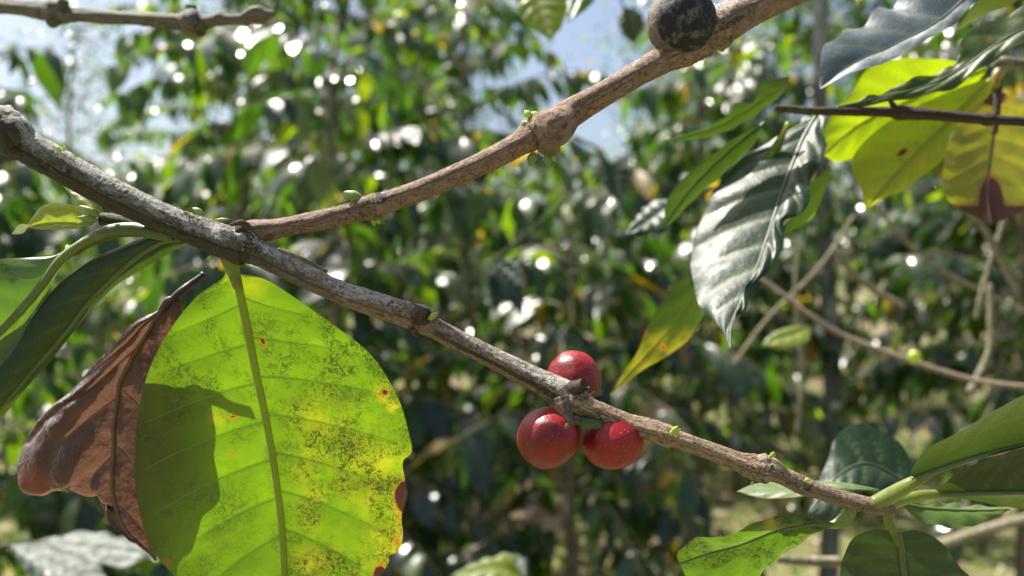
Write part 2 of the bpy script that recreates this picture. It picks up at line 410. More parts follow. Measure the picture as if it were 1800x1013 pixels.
# ------------------------------------------------------------------ leaf builder
def leaf(name, mid, left, right, mat, parent, nu=14, nv=60, bulge=(0, 0), quilt=0.0, veins=7, lean=0.14, ripple=0.0, seed=1,
         paint=None, label=None, rib=None, ribmat=None, ribside=1, sidev=False, crumple=0.0, veinmat=None, vein_w=0.09, curl=0.0):
    """blade between a midrib and two margins, all given as (px, py, depth mm). quilt = relief between the side veins in mm"""
    g = lambda q: at(*np.asarray(q, float).T)
    Mv, Lv, Rv = crom(g(mid), nv), crom(g(left), nv), crom(g(right), nv)
    u = np.linspace(-1, 1, 2 * nu + 1)
    v = np.linspace(0, 1, nv)
    U, Vv = np.meshgrid(u, v)
    a = np.abs(U)[..., None]
    side = np.where(U[..., None] < 0, Lv[:, None, :], Rv[:, None, :])
    P = Mv[:, None, :] * (1 - a) + side * a
    def normals(P):
        n = np.cross(np.gradient(P, axis=1), np.gradient(P, axis=0)); n /= np.linalg.norm(n, axis=2)[..., None] + 1e-12
        return n
    N = normals(P)
    face = np.where((N[nv // 2] @ np.array([0, -1.0, 0])).mean() < 0, -1.0, 1.0)
    N = N * face                                                   # towards the camera
    w = veins * (Vv - lean * np.abs(U) ** 1.3) + 0.5 * (U > 0) * 0.35
    fr = w - np.floor(w)
    dv = np.minimum(fr, 1 - fr)                                    # distance from a side vein, 0..0.5
    env = np.sin(np.pi * np.clip(np.abs(U), 0, 1)) ** 0.7 * np.sin(np.pi * np.clip(Vv, 0.02, 0.98)) ** 0.5
    h = quilt * (np.sin(np.pi * fr) ** 0.8) * env
    b = np.where(U < 0, bulge[0], bulge[1]) * np.sin(np.pi * np.abs(U)) * np.sin(np.pi * Vv) ** 0.6
    h = h + b + ripple * np.abs(U) ** 2 * np.sin(2 * np.pi * (veins * 0.8 * Vv + 0.3 * seed + 0.25 * (U > 0))) * np.sin(np.pi * Vv) ** 0.6
    h = h + 0.12 * max(quilt, 0.3) * fbm(P * 140, seed, 3) - curl * np.abs(U) ** 3
    if crumple: h = h + crumple * (1 - 0.85 * np.clip(U, 0, 1) ** 2) * (fbm(P * 75, seed + 2, 4) + 0.5 * np.abs(fbm(P * 160, seed + 8, 2)))
    P = P + N * (h / 1000)[..., None]
    px, py = pix(P)
    vein = np.clip(1 - dv / vein_w, 0, 1) * np.clip(1.15 - np.abs(U), 0, 1) * (np.abs(U) > 0.01)
    Rr = np.zeros_like(U); G = np.zeros_like(U); B = np.zeros_like(U)
    if paint is not None:
        Rr, G, B = paint(px, py, U, Vv)
    A = np.stack([np.clip(Rr, 0, 1), np.clip(G, 0, 1), np.clip(B, 0, 1), vein], -1).reshape(-1, 4)
    uv = np.stack([(U + 1) / 2, Vv], -1).reshape(-1, 2)
    o = mesh_obj(name, P.reshape(-1, 3), grid_faces(nv, 2 * nu + 1), mat, parent, uv, {'paint': A})
    if label: o['label'] = label
    if rib:
        C = P[:, nu, :] + N[:, nu, :] * ribside * rib[0] * 0.35 / F * Mv[:, 1:2]
        R = np.linspace(rib[0], rib[1], nv) / F * Mv[:, 1]
        k0 = 0 if len(rib) < 3 else int(rib[2] * nv)
        Vt, ft, uvt, _, _ = tube_geo(C[k0:], R[k0:], 10)
        mesh_obj('midrib', Vt, ft, ribmat or M_rib, o, uvt)
    if sidev:
        for sg in (-1, 1):
            for k in range(1, veins + 1):
                aa = np.linspace(0.02, 0.9, 26)
                vv = (k - 0.5 * (sg > 0) * 0.35) / veins + lean * aa ** 1.3
                ok = vv < 0.97
                if ok.sum() < 8 or vv[0] < 0.02: continue
                ii = vv[ok] * (nv - 1); jj = nu + sg * aa[ok] * nu
                i0 = np.floor(ii).astype(int); j0 = np.floor(jj).astype(int); fi = (ii - i0)[:, None]; fj = (jj - j0)[:, None]
                i1 = np.minimum(i0 + 1, nv - 1); j1 = np.minimum(j0 + 1, 2 * nu)
                Q = P[i0, j0] * (1 - fi) * (1 - fj) + P[i1, j0] * fi * (1 - fj) + P[i0, j1] * (1 - fi) * fj + P[i1, j1] * fi * fj
                Rr_ = (np.linspace(1.7, 0.6, ok.sum()) / F * Q[:, 1])[:, None]
                Tq = np.gradient(Q, axis=0); Tq /= np.linalg.norm(Tq, axis=1)[:, None]
                Sd = np.cross(Tq, np.array([0, -1.0, 0])); Q = Q - np.array([0, 1.0, 0]) * 0.00008
                Vt = np.stack([Q - Sd * Rr_, Q + np.array([0, -1.0, 0]) * Rr_ * 0.9, Q + Sd * Rr_], 1).reshape(-1, 3)
                mesh_obj('side_vein', Vt, grid_faces(len(Q), 3), veinmat or M_vein, o)
    return o

def spot(px, py, x, y, r, soft=1.0):
    return np.clip((1.6 - np.hypot(px - x, py - y) / r * 1.0) / (1.0 * soft), 0, 1)
def sm(x, a, b):
    t = np.clip((x - a) / (b - a), 0, 1); return t * t * (3 - 2 * t)

def bark_relief(k=1.0, seed=3, lump=0.06):
    def f(S, TH, P):
        q = np.stack([np.cos(TH) * 2.2, np.sin(TH) * 2.2, S / 9.0], -1)
        q2 = np.stack([np.cos(TH) * 5.5, np.sin(TH) * 5.5, S / 3.0], -1)
        return k * (lump * vn(q, seed) + 0.028 * vn(q2, seed + 5) + 0.03 * vn(P * 1900, seed + 9))
    return f

# ================================================================== GROUND
def ground_mat():
    nt = NT('ground_litter_and_soil'); c = nt.coord()
    n1 = nt.noise(c, 1.1, 4); n2 = nt.noise(c, 9, 5, 0.65); n3 = nt.noise(c, 45, 4, 0.7)
    col = nt.mix(nt.ramp(n2, 0.35, 0.65), (0.11, 0.07, 0.045), (0.22, 0.16, 0.11))
    col = nt.mix(nt.ramp(n3, 0.5, 0.7), col, (0.33, 0.25, 0.18))
    col = nt.mix(nt.math('MULTIPLY', nt.ramp(n1, 0.38, 0.55), 0.75), col, nt.mix(nt.ramp(n3, 0.35, 0.65), (0.10, 0.14, 0.04), (0.22, 0.24, 0.10)))
    h = nt.math('ADD', n2, nt.math('MULTIPLY', n3, 0.5))
    return nt.shade(principled(nt, col, 0.9, nt.bump(h, 0.03), 0.2))
gx = np.concatenate([np.linspace(-60, -9, 10), np.linspace(-8, 8, 65), np.linspace(9, 60, 10)])
gy = np.concatenate([np.linspace(-20, -1, 6), np.linspace(0, 14, 57), np.linspace(16, 120, 14)])
GX, GY = np.meshgrid(gx, gy)
def gz(x, y):
    x = np.asarray(x, float); y = np.asarray(y, float)
    return 0.05 * vn(np.stack([x * 0.9, y * 0.9, 0 * x], -1), 4) + 0.035 * np.maximum(y - 5, 0)
g = mesh_obj('ground', np.stack([GX, GY, gz(GX, GY)], -1).reshape(-1, 3), grid_faces(len(gy), len(gx)), ground_mat())
g['kind'] = 'structure'

# ================================================================== BACKGROUND BUSHES AND TREES
def bush_leaf_mat():
    nt = NT('bush_leaf'); R, G, B, A, Ccol = nt.attr('tint')
    c = nt.coord(); n = nt.noise(c, 30, 3)
    col = nt.mix(nt.ramp(n, 0.35, 0.65), Ccol, nt.mix(0.5, Ccol, (0.02, 0.04, 0.012)))
    tr = nt.mix(1.0, Ccol, (4.6, 5.6, 0.6), 'MULTIPLY')
    return nt.shade(leaf_shader(nt, col, tr, 0.42, nt.ramp(A, 0.0, 1.0, 0.13, 0.42), None, 0.042))
M_bleaf = bush_leaf_mat()
M_stem = plain_mat('bush_stem', (0.13, 0.10, 0.075), (0.26, 0.22, 0.17), 60, 0.8, 0.002, 0.2)
M_trunk = plain_mat('grey_trunk', (0.06, 0.055, 0.045), (0.30, 0.30, 0.27), 9, 0.85, 0.004, 0.2)

TINTS = [(0.011, 0.024, 0.014)] * 4 + [(0.021, 0.040, 0.012)] * 4 + [(0.045, 0.070, 0.010)] * 3 + [(0.09, 0.105, 0.011)] + [(0.15, 0.085, 0.006)]
def leaf_shape(k, n=7):
    """one coffee leaf, 1 long, base at the origin, along +x, wavy, arching down; V (m,3), faces"""
    r = np.random.default_rng(100 + k)
    t = np.linspace(0, 1, n); w = 0.21 * np.sin(np.pi * t ** 0.85) ** 0.8 * (1 - 0.25 * t) + 0.004
    droop = r.uniform(0.10, 0.45); fold = r.uniform(-0.05, 0.35); tw = r.uniform(-0.4, 0.4); ph = r.uniform(0, 6)
    rows = []
    for i in range(n):
        x = t[i] * (1 - 0.25 * droop * t[i]); z = -droop * t[i] ** 2
        for s in (-1, -0.5, 0, 0.5, 1):
            y = s * w[i]; zz = z + abs(s) * w[i] * fold + 0.022 * abs(s) * math.sin(ph + 9 * t[i] + 2 * s) + s * w[i] * tw * t[i]
            rows.append((x, y, zz))
    return np.array(rows), grid_faces(n, 5)
NSH = 26
SHAPES = [leaf_shape(k) for k in range(NSH)]
LOW = []
for V_, F_ in SHAPES:                                              # coarser copies for the mass of far leaves
    q_ = V_.reshape(7, 5, 3)[[0, 2, 4, 6]][:, [0, 2, 4]]; LOW.append((q_.reshape(-1, 3), grid_faces(4, 3)))
LEAF_ME = []
for k in range(NSH):
    V, fs = SHAPES[k]
    me = bpy.data.meshes.new('leaf'); me.from_pydata(V.tolist(), [], [tuple(int(x) for x in f) for f in fs])
    a = me.attributes.new('tint', 'FLOAT_COLOR', 'POINT')
    tc = np.array(TINTS[k % len(TINTS)]) * rng.uniform(0.8, 1.2); a.data.foreach_set('color', np.tile([*tc, rng.uniform(0, 1)], (len(V), 1)).astype(np.float32).ravel())
    me.polygons.foreach_set('use_smooth', np.ones(len(me.polygons), bool)); me.materials.append(M_bleaf); LEAF_ME.append(me)

def rot_to(d, roll):
    """rotation with x along d, z as near up as it goes, rolled about d"""
    x = np.array(d) / np.linalg.norm(d); y = np.cross([0, 0, 1.0], x)
    if np.linalg.norm(y) < 1e-3: y = np.array([0, 1.0, 0])
    y /= np.linalg.norm(y); z = np.cross(x, y)
    c, s = math.cos(roll), math.sin(roll)
    return np.stack([x, y * c + z * s, z * c - y * s], 1)

from mathutils import Matrix
def in_view(P, m=0.1):
    x, y, z = P
    return y > 0.2 and abs(x) / y < 0.637 + m and abs(z - CAM_Z) / y < 0.36 + m

def plant(name, label, cat, group, base, stems, leaves, nsingle, stem_mat=M_stem, tint=None):
    """stems: list of (curve (m,3), radii); leaves: list of (pos, dir, roll, size, shape). The nsingle leaves that show largest are parts, the rest one foliage part"""
    t = thing(name, label, cat, base, group)
    Vt, Ft, off = [], [], 0
    Cs, Rs = stems[0]
    V, fs, _, _, _ = tube_geo(Cs, Rs, 10, bark_relief(1.2, 8))
    mesh_obj('trunk', V, fs, stem_mat, t)
    for Cs, Rs in stems[1:]:
        V, fs, _, _, _ = tube_geo(Cs, Rs, 5)
        Vt.append(V); Ft += [tuple(i + off for i in f) for f in fs]; off += len(V)
    if Vt:
        o = mesh_obj('branches', np.vstack(Vt), Ft, stem_mat, t); o['kind'] = 'stuff'
    order = sorted(range(len(leaves)), key=lambda i: (-(leaves[i][3] / max(0.3, leaves[i][0][1])) if in_view(leaves[i][0], 0.0) else 0))
    b = np.array(base)
    for i in order[:nsingle]:
        p, d, roll, s, k = leaves[i]
        o = bpy.data.objects.new('leaf', LEAF_ME[k]); COL.objects.link(o); o.parent = t
        R = rot_to(d, roll) * s
        o.matrix_local = Matrix(((*R[0], p[0] - b[0]), (*R[1], p[1] - b[1]), (*R[2], p[2] - b[2]), (0, 0, 0, 1)))
    Vs, Fs, Ts, off = [], [], [], 0
    for i in order[nsingle:]:
        p, d, roll, s, k = leaves[i]
        V, fs = LOW[k]
        Vs.append(V @ (rot_to(d, roll) * s).T + p); Fs.append(fs + off); off += len(V)
        Ts.append(np.tile([*(np.array(TINTS[k % len(TINTS)]) * random.uniform(0.7, 1.3)), random.uniform(0.0, 1)], (len(V), 1)))
    if Vs:
        o = mesh_obj('foliage', np.vstack(Vs), np.vstack(Fs), M_bleaf, t, None, {'tint': np.vstack(Ts)}); o['kind'] = 'stuff'
    return t

def pick_shape(young=0.5, gold=0.03):
    q = random.random()
    k = 12 if q < gold else random.choice([0, 1, 2, 3, 4, 5, 6, 7]) if random.random() > young else random.choice([4, 5, 6, 7, 8, 9, 10, 11])
    return k + 13 * random.randint(0, 1)

def coffee_bush(x, y, H, spread, label, nsingle, young=0.45, dens=1.0, gold=0.03, size=0.135, lo=0.25):
    z0 = float(gz(x, y)); base = np.array([x, y, z0])
    lean = np.array([random.uniform(-0.08, 0.08), random.uniform(-0.08, 0.08), 1.0])
    s = np.linspace(-0.03, 1, 14)[:, None]
    trunk = base + lean * s * H + 0.02 * np.sin(s * 9 + x * 5) * np.array([1, 0.7, 0])
    stems = [(trunk, np.linspace(0.026, 0.008, 14))]; leaves = []
    nl = int(H / 0.050 * dens)
    for i in range(nl):
        f = lo + (1 - lo) * (i + random.random()) / nl
        p0 = base + lean * f * H
        L = spread * (1.0 - 0.62 * f ** 2.2) * random.uniform(0.65, 1.1)
        an = i * 2.4 + random.uniform(-0.5, 0.5)
        d = np.array([math.cos(an), math.sin(an), 0.35 + 0.3 * f])
        m = 8; q = np.linspace(0, 1, m)[:, None]
        cur = p0 + d * q * L + np.array([0, 0, -1]) * q ** 2 * L * random.uniform(0.35, 0.75)
        stems.append((cur, np.linspace(0.005, 0.002, m)))
        nn = max(4, int(L / 0.045))
        for j in range(nn):
            f2 = 0.18 + 0.82 * (j + 0.5) / nn
            c = np.array([np.interp(f2, q[:, 0], cur[:, a]) for a in range(3)])
            tg = cur[min(m - 1, int(f2 * (m - 1)) + 1)] - cur[int(f2 * (m - 1)) - (1 if f2 > 0.9 else 0)]
            tg /= np.linalg.norm(tg) + 1e-9
            lat = np.cross(tg, [0, 0, 1]); lat /= np.linalg.norm(lat) + 1e-9
            for sg in (-1, 1):
                if random.random() < 0.08: continue
                dd = lat * sg + tg * random.uniform(0.2, 0.9) + np.array([0, 0, random.uniform(-1.6, 0.0)])
                leaves.append((c, dd, random.uniform(-0.6, 0.6), size * random.choice((random.uniform(0.5, 0.9), random.uniform(0.9, 1.35))), pick_shape(young, gold)))
    return plant('coffee_bush', label, 'bush', 'coffee bushes behind the branch', base, stems, leaves, nsingle)

def shade_tree(x, y, H, crown, label, n, rad, leafsize=0.10, young=0.6, clump=0.45, trunk_r=0.05, nsingle=40, clumps=22, zlo=0.45):
    z0 = float(gz(x, y)); base = np.array([x, y, z0])
    s = np.linspace(-0.02, 1, 16)[:, None]
    trunk = base + np.array([0, 0, 1.0]) * s * H + 0.06 * np.sin(s * 5 + x) * np.array([1, 0.5, 0])
    stems = [(trunk, np.linspace(trunk_r, trunk_r * 0.25, 16))]; leaves = []
    for i in range(clumps):
        f = random.uniform(zlo, 1.0); p0 = base + np.array([0, 0, f * H])
        an = random.uniform(0, 6.28); rr = crown * random.uniform(0.25, 1.0) * (1.15 - 0.5 * f)
        p1 = p0 + np.array([math.cos(an) * rr, math.sin(an) * rr, random.uniform(-0.15, 0.5) * rr])
        q = np.linspace(0, 1, 6)[:, None]
        cur = p0 + (p1 - p0) * q + np.array([0, 0, -0.12]) * np.sin(q * 3.14) * rr
        stems.append((cur, np.linspace(trunk_r * 0.3, 0.004, 6)))
        for j in range(n // clumps):
            c = p1 + rng.normal(0, clump * 0.5, 3) * np.array([1, 1, 0.7]) - (p1 - p0) * random.uniform(0, 0.5)
            dd = np.array([random.gauss(0, 1), random.gauss(0, 1), random.uniform(-1.0, 0.2)])
            leaves.append((c, dd, random.uniform(-0.8, 0.8), leafsize * random.uniform(0.6, 1.2), pick_shape(young, 0.02)))
    return plant('shade_tree', label, 'tree', 'trees behind the coffee bushes', base, stems, leaves, nsingle, M_stem)

#            x      y     H    spread
BUSHES = [
    (-1.45, 2.25, 2.00, 0.80, 'dark green coffee bush behind the brown dead leaf, nearest on that side', 150, 0.35, 1.1, 0.0, 0.15),
    (-0.62, 2.55, 2.20, 0.80, 'dense coffee bush with upright stems behind the big sunlit leaf', 150, 0.35, 1.15, 0.03, 0.12),
    (0.22, 2.45, 1.80, 0.75, 'dark coffee bush with yellow leaves behind the red cherries', 150, 0.25, 1.2, 0.06, 0.12),
    (0.80, 3.50, 2.30, 0.85, 'coffee bush with gold leaves behind the hanging glossy leaf', 120, 0.35, 1.1, 0.07, 0.30),
    (1.85, 2.90, 2.10, 0.80, 'coffee bush above the leaf litter behind the branch tip', 130, 0.4, 1.1, 0.03, 0.30),
    (-2.45, 3.70, 1.85, 0.95, 'coffee bush at the far edge under the open sky', 100, 0.75, 1.1, 0.0, 0.12),
    (-1.25, 3.70, 3.30, 1.05, 'tall coffee bush with drooping leaves behind the thin bare twig', 110, 0.75, 1.15, 0.02, 0.15),
    (-0.15, 3.90, 2.95, 1.00, 'coffee bush in the second row between the two forking branches', 110, 0.75, 1.15, 0.04, 0.15),
    (2.45, 4.20, 3.2, 1.0, 'tall coffee bush behind the lime yellow leaves', 100, 0.45, 1.1, 0.04, 0.25),
    (1.5, 5.40, 3.1, 1.05, 'coffee bush standing beyond the patch of lit grass', 90, 0.5, 1.1, 0.04, 0.12),
    (-3.4, 5.4, 2.0, 1.1, 'low coffee bush under the brightest gap of sky', 60, 0.75, 1.1, 0.02, 0.1),
    (-2.0, 5.6, 3.9, 1.25, 'tall bush in the back row left of the dark stems', 60, 0.75, 1.1, 0.02, 0.1),
    (-0.6, 5.9, 4.1, 1.25, 'tall bush in the back row behind the thin side branch', 60, 0.75, 1.1, 0.02, 0.1),
    (0.75, 6.3, 2.1, 1.1, 'tall bush in the back row under the blue gap of sky', 60, 0.75, 1.1, 0.03, 0.1),
    (2.1, 6.6, 4.0, 1.25, 'tall bush in the back row behind the slim grey trunk', 60, 0.75, 1.1, 0.03, 0.1),
    (3.6, 6.0, 3.9, 1.2, 'tall bush in the back row at the edge beyond the litter', 60, 0.75, 1.1, 0.03, 0.12),
]
for x, y, H, sp, lab, ns, yg, dn, gd, lo in BUSHES:
    coffee_bush(x, y, H, sp, lab, ns, yg, dn, gd, 0.138 if y < 5 else 0.118, lo)

TREES = [
    (-2.0, 7.8, 5.2, 1.9, 'leafy tree rising behind the thin bare twig', 9000, 0.8, 0.092, 0.85, 0.5, 0.22),
    (-0.9, 8.8, 5.0, 1.7, 'leafy tree whose gaps let the sky through above the forked branch', 8000, 0.8, 0.092, 0.85, 0.55, 0.22),
    (2.1, 9.6, 4.6, 1.5, 'leafy tree behind the dried black fruit', 5000, 0.8, 0.092, 0.8, 0.55, 0.22),
    (3.6, 8.4, 5.6, 1.8, 'leafy tree beyond the lime yellow leaves', 8000, 0.8, 0.092, 0.75, 0.55, 0.22),
    (5.4, 8.8, 5.4, 1.7, 'leafy tree at the edge behind the drooping leaves', 6000, 0.8, 0.092, 0.75, 0.55, 0.22),
    (-5.0, 9.2, 4.3, 1.3, 'small thin tree with open crown against the bright sky', 1500, 0.9, 0.10, 0.95, 0.5, 0.3),
    (-7.0, 11.5, 2.6, 2.4, 'broad low tree far off at the edge below the open sky', 3600, 0.9, 0.16, 0.6, 0.7, 0.12),
    (-3.6, 12.5, 2.8, 2.6, 'broad low tree far off behind the arching green leaf', 4200, 0.9, 0.16, 0.6, 0.7, 0.1),
    (0.0, 13.5, 3.0, 2.8, 'broad low tree far off behind the fork of the branch', 4200, 0.9, 0.16, 0.6, 0.7, 0.1),
    (3.5, 13.0, 3.2, 2.8, 'broad low tree far off behind the glossy leaf', 4200, 0.9, 0.16, 0.5, 0.7, 0.1),
    (7.4, 12.0, 3.6, 2.6, 'broad low tree far off behind the leaf litter', 4200, 0.9, 0.16, 0.5, 0.7, 0.1),
]
for x, y, H, cr, lab, n, rad, ls, yg, cl, zl in TREES:
    shade_tree(x, y, H, cr, lab, n, rad, ls, yg, cl, clumps=44, zlo=zl)

# the slim grey trunk behind the branch tip
tr = thing('tree', 'slim pale grey tree trunk standing behind the branch tip', 'tree', (1.27, 3.25, float(gz(1.27, 3.25))))
s = np.linspace(-0.03, 2.6, 40)
C = np.stack([1.27 + 0.03 * np.sin(s * 2.1), 3.25 + 0.02 * np.cos(s * 1.7), s + float(gz(1.27, 3.25))], 1)
V, fs, _, _, _ = tube_geo(C, np.linspace(0.042, 0.028, 40), 14, bark_relief(1.0, 21, 0.1))
mesh_obj('trunk', V, fs, M_trunk, tr)
Vs, Fs, Ts, off = [], [], [], 0
for i in range(260):
    k = pick_shape(0.5); Vv, fs = SHAPES[k]
    a = random.uniform(0, 6.28); rr = random.uniform(0.05, 0.7)
    p = np.array([1.27 + math.cos(a) * rr, 3.25 + abs(math.sin(a)) * rr, random.uniform(2.35, 3.1)])
    d = np.array([math.cos(a), math.sin(a), random.uniform(-0.8, 0)])
    Vs.append(Vv @ (rot_to(d, random.uniform(-0.5, 0.5)) * 0.13).T + p); Fs.append(fs + off); off += len(Vv)
    Ts.append(np.tile([*TINTS[k % 13], 1], (len(Vv), 1)))
mesh_obj('crown', np.vstack(Vs), np.vstack(Fs), M_bleaf, tr, None, {'tint': np.vstack(Ts)})

# grass and fallen leaves on the ground
def grass():
    n = 26000
    x = rng.uniform(-4.5, 4.8, n); y = rng.uniform(1.9, 10, n)
    keep = (vn(np.stack([x * 0.8, y * 0.8, 0 * x], -1), 11) > -0.25)
    x, y = x[keep], y[keep]; n = len(x)
    z = gz(x, y); h = rng.uniform(0.03, 0.13, n); a = rng.uniform(0, 6.28, n); w = rng.uniform(0.002, 0.005, n); ln = rng.uniform(0, 0.07, n); la = rng.uniform(0, 6.28, n)
    P = np.stack([x, y, z - 0.005], 1); sx = np.stack([np.cos(a) * w, np.sin(a) * w, 0 * w], 1)
    M = P + np.stack([np.cos(la) * ln * 0.35, np.sin(la) * ln * 0.35, h * 0.6], 1); T = P + np.stack([np.cos(la) * ln, np.sin(la) * ln, h], 1)
    V = np.stack([P - sx, P + sx, M + sx * 0.8, M - sx * 0.8, T], 1).reshape(-1, 3)
    b = np.arange(n)[:, None] * 5
    fs = [tuple(f) for f in (b + [0, 1, 2, 3])] + [tuple(f) for f in (b + [3, 2, 4])]
    tn = np.where(rng.random(n)[:, None] < 0.3, [[0.20, 0.17, 0.07]], [[0.09, 0.14, 0.03]]) * rng.uniform(0.7, 1.3, (n, 1))
    o = mesh_obj('grass', V, fs, M_bleaf, None, None, {'tint': np.repeat(np.hstack([tn, np.ones((n, 1))]), 5, 0)})
    o['kind'] = 'stuff'; o['label'] = 'sparse lit grass and weeds between the bushes'
grass()
def litter():
    Vs, Fs, Ts, off = [], [], [], 0
    for i in range(3200):
        x = random.uniform(-3.5, 4.5); y = random.uniform(1.8, 9)
        k = random.randrange(NSH); Vv, fs = SHAPES[k]
        an = random.uniform(0, 6.28); d = np.array([math.cos(an), math.sin(an), random.uniform(-0.05, 0.35)])
        p = np.array([x, y, float(0.02)])
        p[2] = gz(x, y) + random.uniform(0.012, 0.035)
        Vs.append(Vv @ (rot_to(d, random.uniform(-0.6, 0.6)) * random.uniform(0.05, 0.12)).T + p); Fs.append(fs + off); off += len(Vv)
        c = random.choice([(0.20, 0.12, 0.075), (0.28, 0.19, 0.13), (0.14, 0.08, 0.05), (0.34, 0.26, 0.19)])
        Ts.append(np.tile([*c, 1], (len(Vv), 1)))
    nt = NT('fallen_leaf'); R, G, B, A, Cc = nt.attr('tint')
    m = nt.shade(principled(nt, Cc, 0.6, None, 0.35))
    o = mesh_obj('leaf_litter', np.vstack(Vs), np.vstack(Fs), m, None, None, {'tint': np.vstack(Ts)}); o['kind'] = 'stuff'; o['label'] = 'dry brown fallen leaves covering the ground'
litter()

# ================================================================== THE FORKED COFFEE BRANCH WITH CHERRIES
branch = thing('coffee_branch', 'forked grey coffee branch in focus bearing three red cherries and a big sunlit leaf', 'branch', at(432, 430, 190))

MAIN = [(-60, 196, 174, 36), (-20, 216, 176, 34), (4, 224, 178, 37), (22, 238, 178, 36), (34, 250, 179, 30), (100, 288, 181, 28), (200, 342, 185, 27), (300, 389, 188, 26),
        (370, 416, 190, 28), (412, 430, 190, 33), (434, 434, 190, 34), (446, 441, 190, 25), (460, 448, 190, 22.5), (560, 497, 190, 21), (640, 529, 190, 21), (700, 548, 190, 21.5), (736, 559, 190, 24), (748, 564, 190, 24),
        (757, 572, 190, 18), (800, 595, 190, 17.5), (880, 636, 190, 18), (950, 671, 190, 20), (985, 690, 190, 25), (1004, 703, 190, 29), (1022, 712, 190, 24), (1036, 719, 190, 18.5),
        (1100, 744, 191, 17.5), (1140, 755, 191, 18.5), (1166, 764, 191, 20), (1178, 769, 191, 19), (1188, 772, 191, 15), (1250, 794, 192, 15), (1300, 813, 192.5, 16.5), (1326, 821, 193, 23), (1345, 824, 193, 25),
        (1358, 827, 193, 19), (1376, 837, 193.5, 14.5), (1405, 851, 194, 15.5), (1420, 857, 194, 15.5), (1432, 861, 194, 13.5), (1500, 882, 195, 14), (1540, 891, 196, 13.5), (1568, 898, 197, 10)]
def main_paint(px, py, S, TH, P):
    x = px; z = np.zeros_like(x)
    th = (TH + np.pi) % (2 * np.pi) - np.pi                 # 0 faces the camera
    # side of the tube that looks up (screen): use the normal's z from the centre line
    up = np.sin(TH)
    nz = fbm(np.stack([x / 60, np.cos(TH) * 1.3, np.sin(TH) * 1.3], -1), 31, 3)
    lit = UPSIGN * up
    dark = sm(-lit + 0.45 * nz, -0.45, 0.1) * (x < 440) * 0.9  # underside of the older wood coloured darker than its top
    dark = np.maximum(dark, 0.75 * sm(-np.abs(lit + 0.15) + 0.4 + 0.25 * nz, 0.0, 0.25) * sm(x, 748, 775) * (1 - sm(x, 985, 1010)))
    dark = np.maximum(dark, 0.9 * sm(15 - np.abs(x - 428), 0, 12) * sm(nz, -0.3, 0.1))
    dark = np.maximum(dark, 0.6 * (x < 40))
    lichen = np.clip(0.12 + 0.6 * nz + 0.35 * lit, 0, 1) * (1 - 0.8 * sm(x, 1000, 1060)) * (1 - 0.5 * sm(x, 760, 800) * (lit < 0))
    tan = sm(x, 430, 700) * 0.55 + sm(x, 940, 1050) * 0.5
    tan = tan * (1 - 0.3 * sm(x, 1360, 1420))
    green = 0.5 * sm(-x, -440, -150) * (0.3 + nz) + 0.6 * sm(40 - np.abs(x - 990), 0, 40) * (lit < 0)
    return np.clip(dark, 0, 1), np.clip(lichen, 0, 1), np.clip(tan, 0, 1), np.clip(green, 0, 1)
UPSIGN = 1.0
_C = crom(at(*np.array(MAIN)[:, :3].T), 50); _, _, _Bn = frames(_C)
UPSIGN = 1.0 if _Bn[25][2] > 0 else -1.0
def main_relief(S, TH, P):
    px, py = pix(P); node = sum(sm(w - np.abs(px - x), 0, w * 0.7) for x, w in ((425, 24), (742, 14), (1005, 28), (1168, 12), (1342, 20), (1420, 12), (18, 26)))
    ridge = 0.05 * np.cos(4 * TH + 0.9) * sm(px, 760, 800) * (1 - node)
    return bark_relief(1.0, 3, 0.07)(S, TH, P) + node * (0.20 * fbm(P * 260, 61, 3) + 0.10 * fbm(P * 900, 62, 2)) + ridge
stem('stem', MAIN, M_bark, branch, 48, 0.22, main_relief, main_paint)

SIDE = [(405, 420, 189, 14), (440, 409, 191, 22), (462, 406, 191.5, 20), (490, 402, 192, 17), (560, 388, 193, 17.5), (615, 375, 194, 17.5), (640, 367, 194, 21), (662, 362, 194, 22.5), (676, 357, 194, 19), (760, 326, 195, 19), (850, 286, 196, 20), (915, 252, 197, 21), (932, 240, 198, 27),
        (950, 232, 198, 35), (975, 224, 198, 34), (1002, 200, 202, 25), (1060, 166, 201, 22), (1120, 131, 203, 21.5), (1170, 103, 204, 24), (1200, 88, 205, 30), (1250, 56, 207, 36), (1285, 36, 208, 33), (1330, 14, 209, 27), (1440, -38, 212, 25)]
def side_paint(px, py, S, TH, P):
    nz = fbm(np.stack([px / 40, np.cos(TH) * 1.3, np.sin(TH) * 1.3], -1), 41, 3)
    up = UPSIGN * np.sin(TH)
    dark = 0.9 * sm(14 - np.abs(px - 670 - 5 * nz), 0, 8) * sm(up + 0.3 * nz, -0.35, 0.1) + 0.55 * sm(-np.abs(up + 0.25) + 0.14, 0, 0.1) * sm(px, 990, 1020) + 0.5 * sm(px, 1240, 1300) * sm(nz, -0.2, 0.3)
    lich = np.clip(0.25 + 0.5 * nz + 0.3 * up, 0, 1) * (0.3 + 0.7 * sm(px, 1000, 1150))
    return np.clip(dark, 0, 1), lich, 0.35 + 0 * px, np.clip(0.6 * sm(30 - np.abs(px - 640), 0, 30), 0, 1)
def side_relief(S, TH, P):
    px, py = pix(P); node = sm(34 - np.abs(px - 958), 0, 22) + sm(28 - np.abs(px - 655), 0, 20) + sm(45 - np.abs(px - 1262), 0, 30)
    return bark_relief(0.8, 13, 0.06)(S, TH, P) + node * (0.20 * fbm(P * 230, 51, 3) + 0.07 * fbm(P * 900, 52, 2))
stem('side_branch', SIDE, M_bark2, branch, 40, 0.25, side_relief, side_paint)

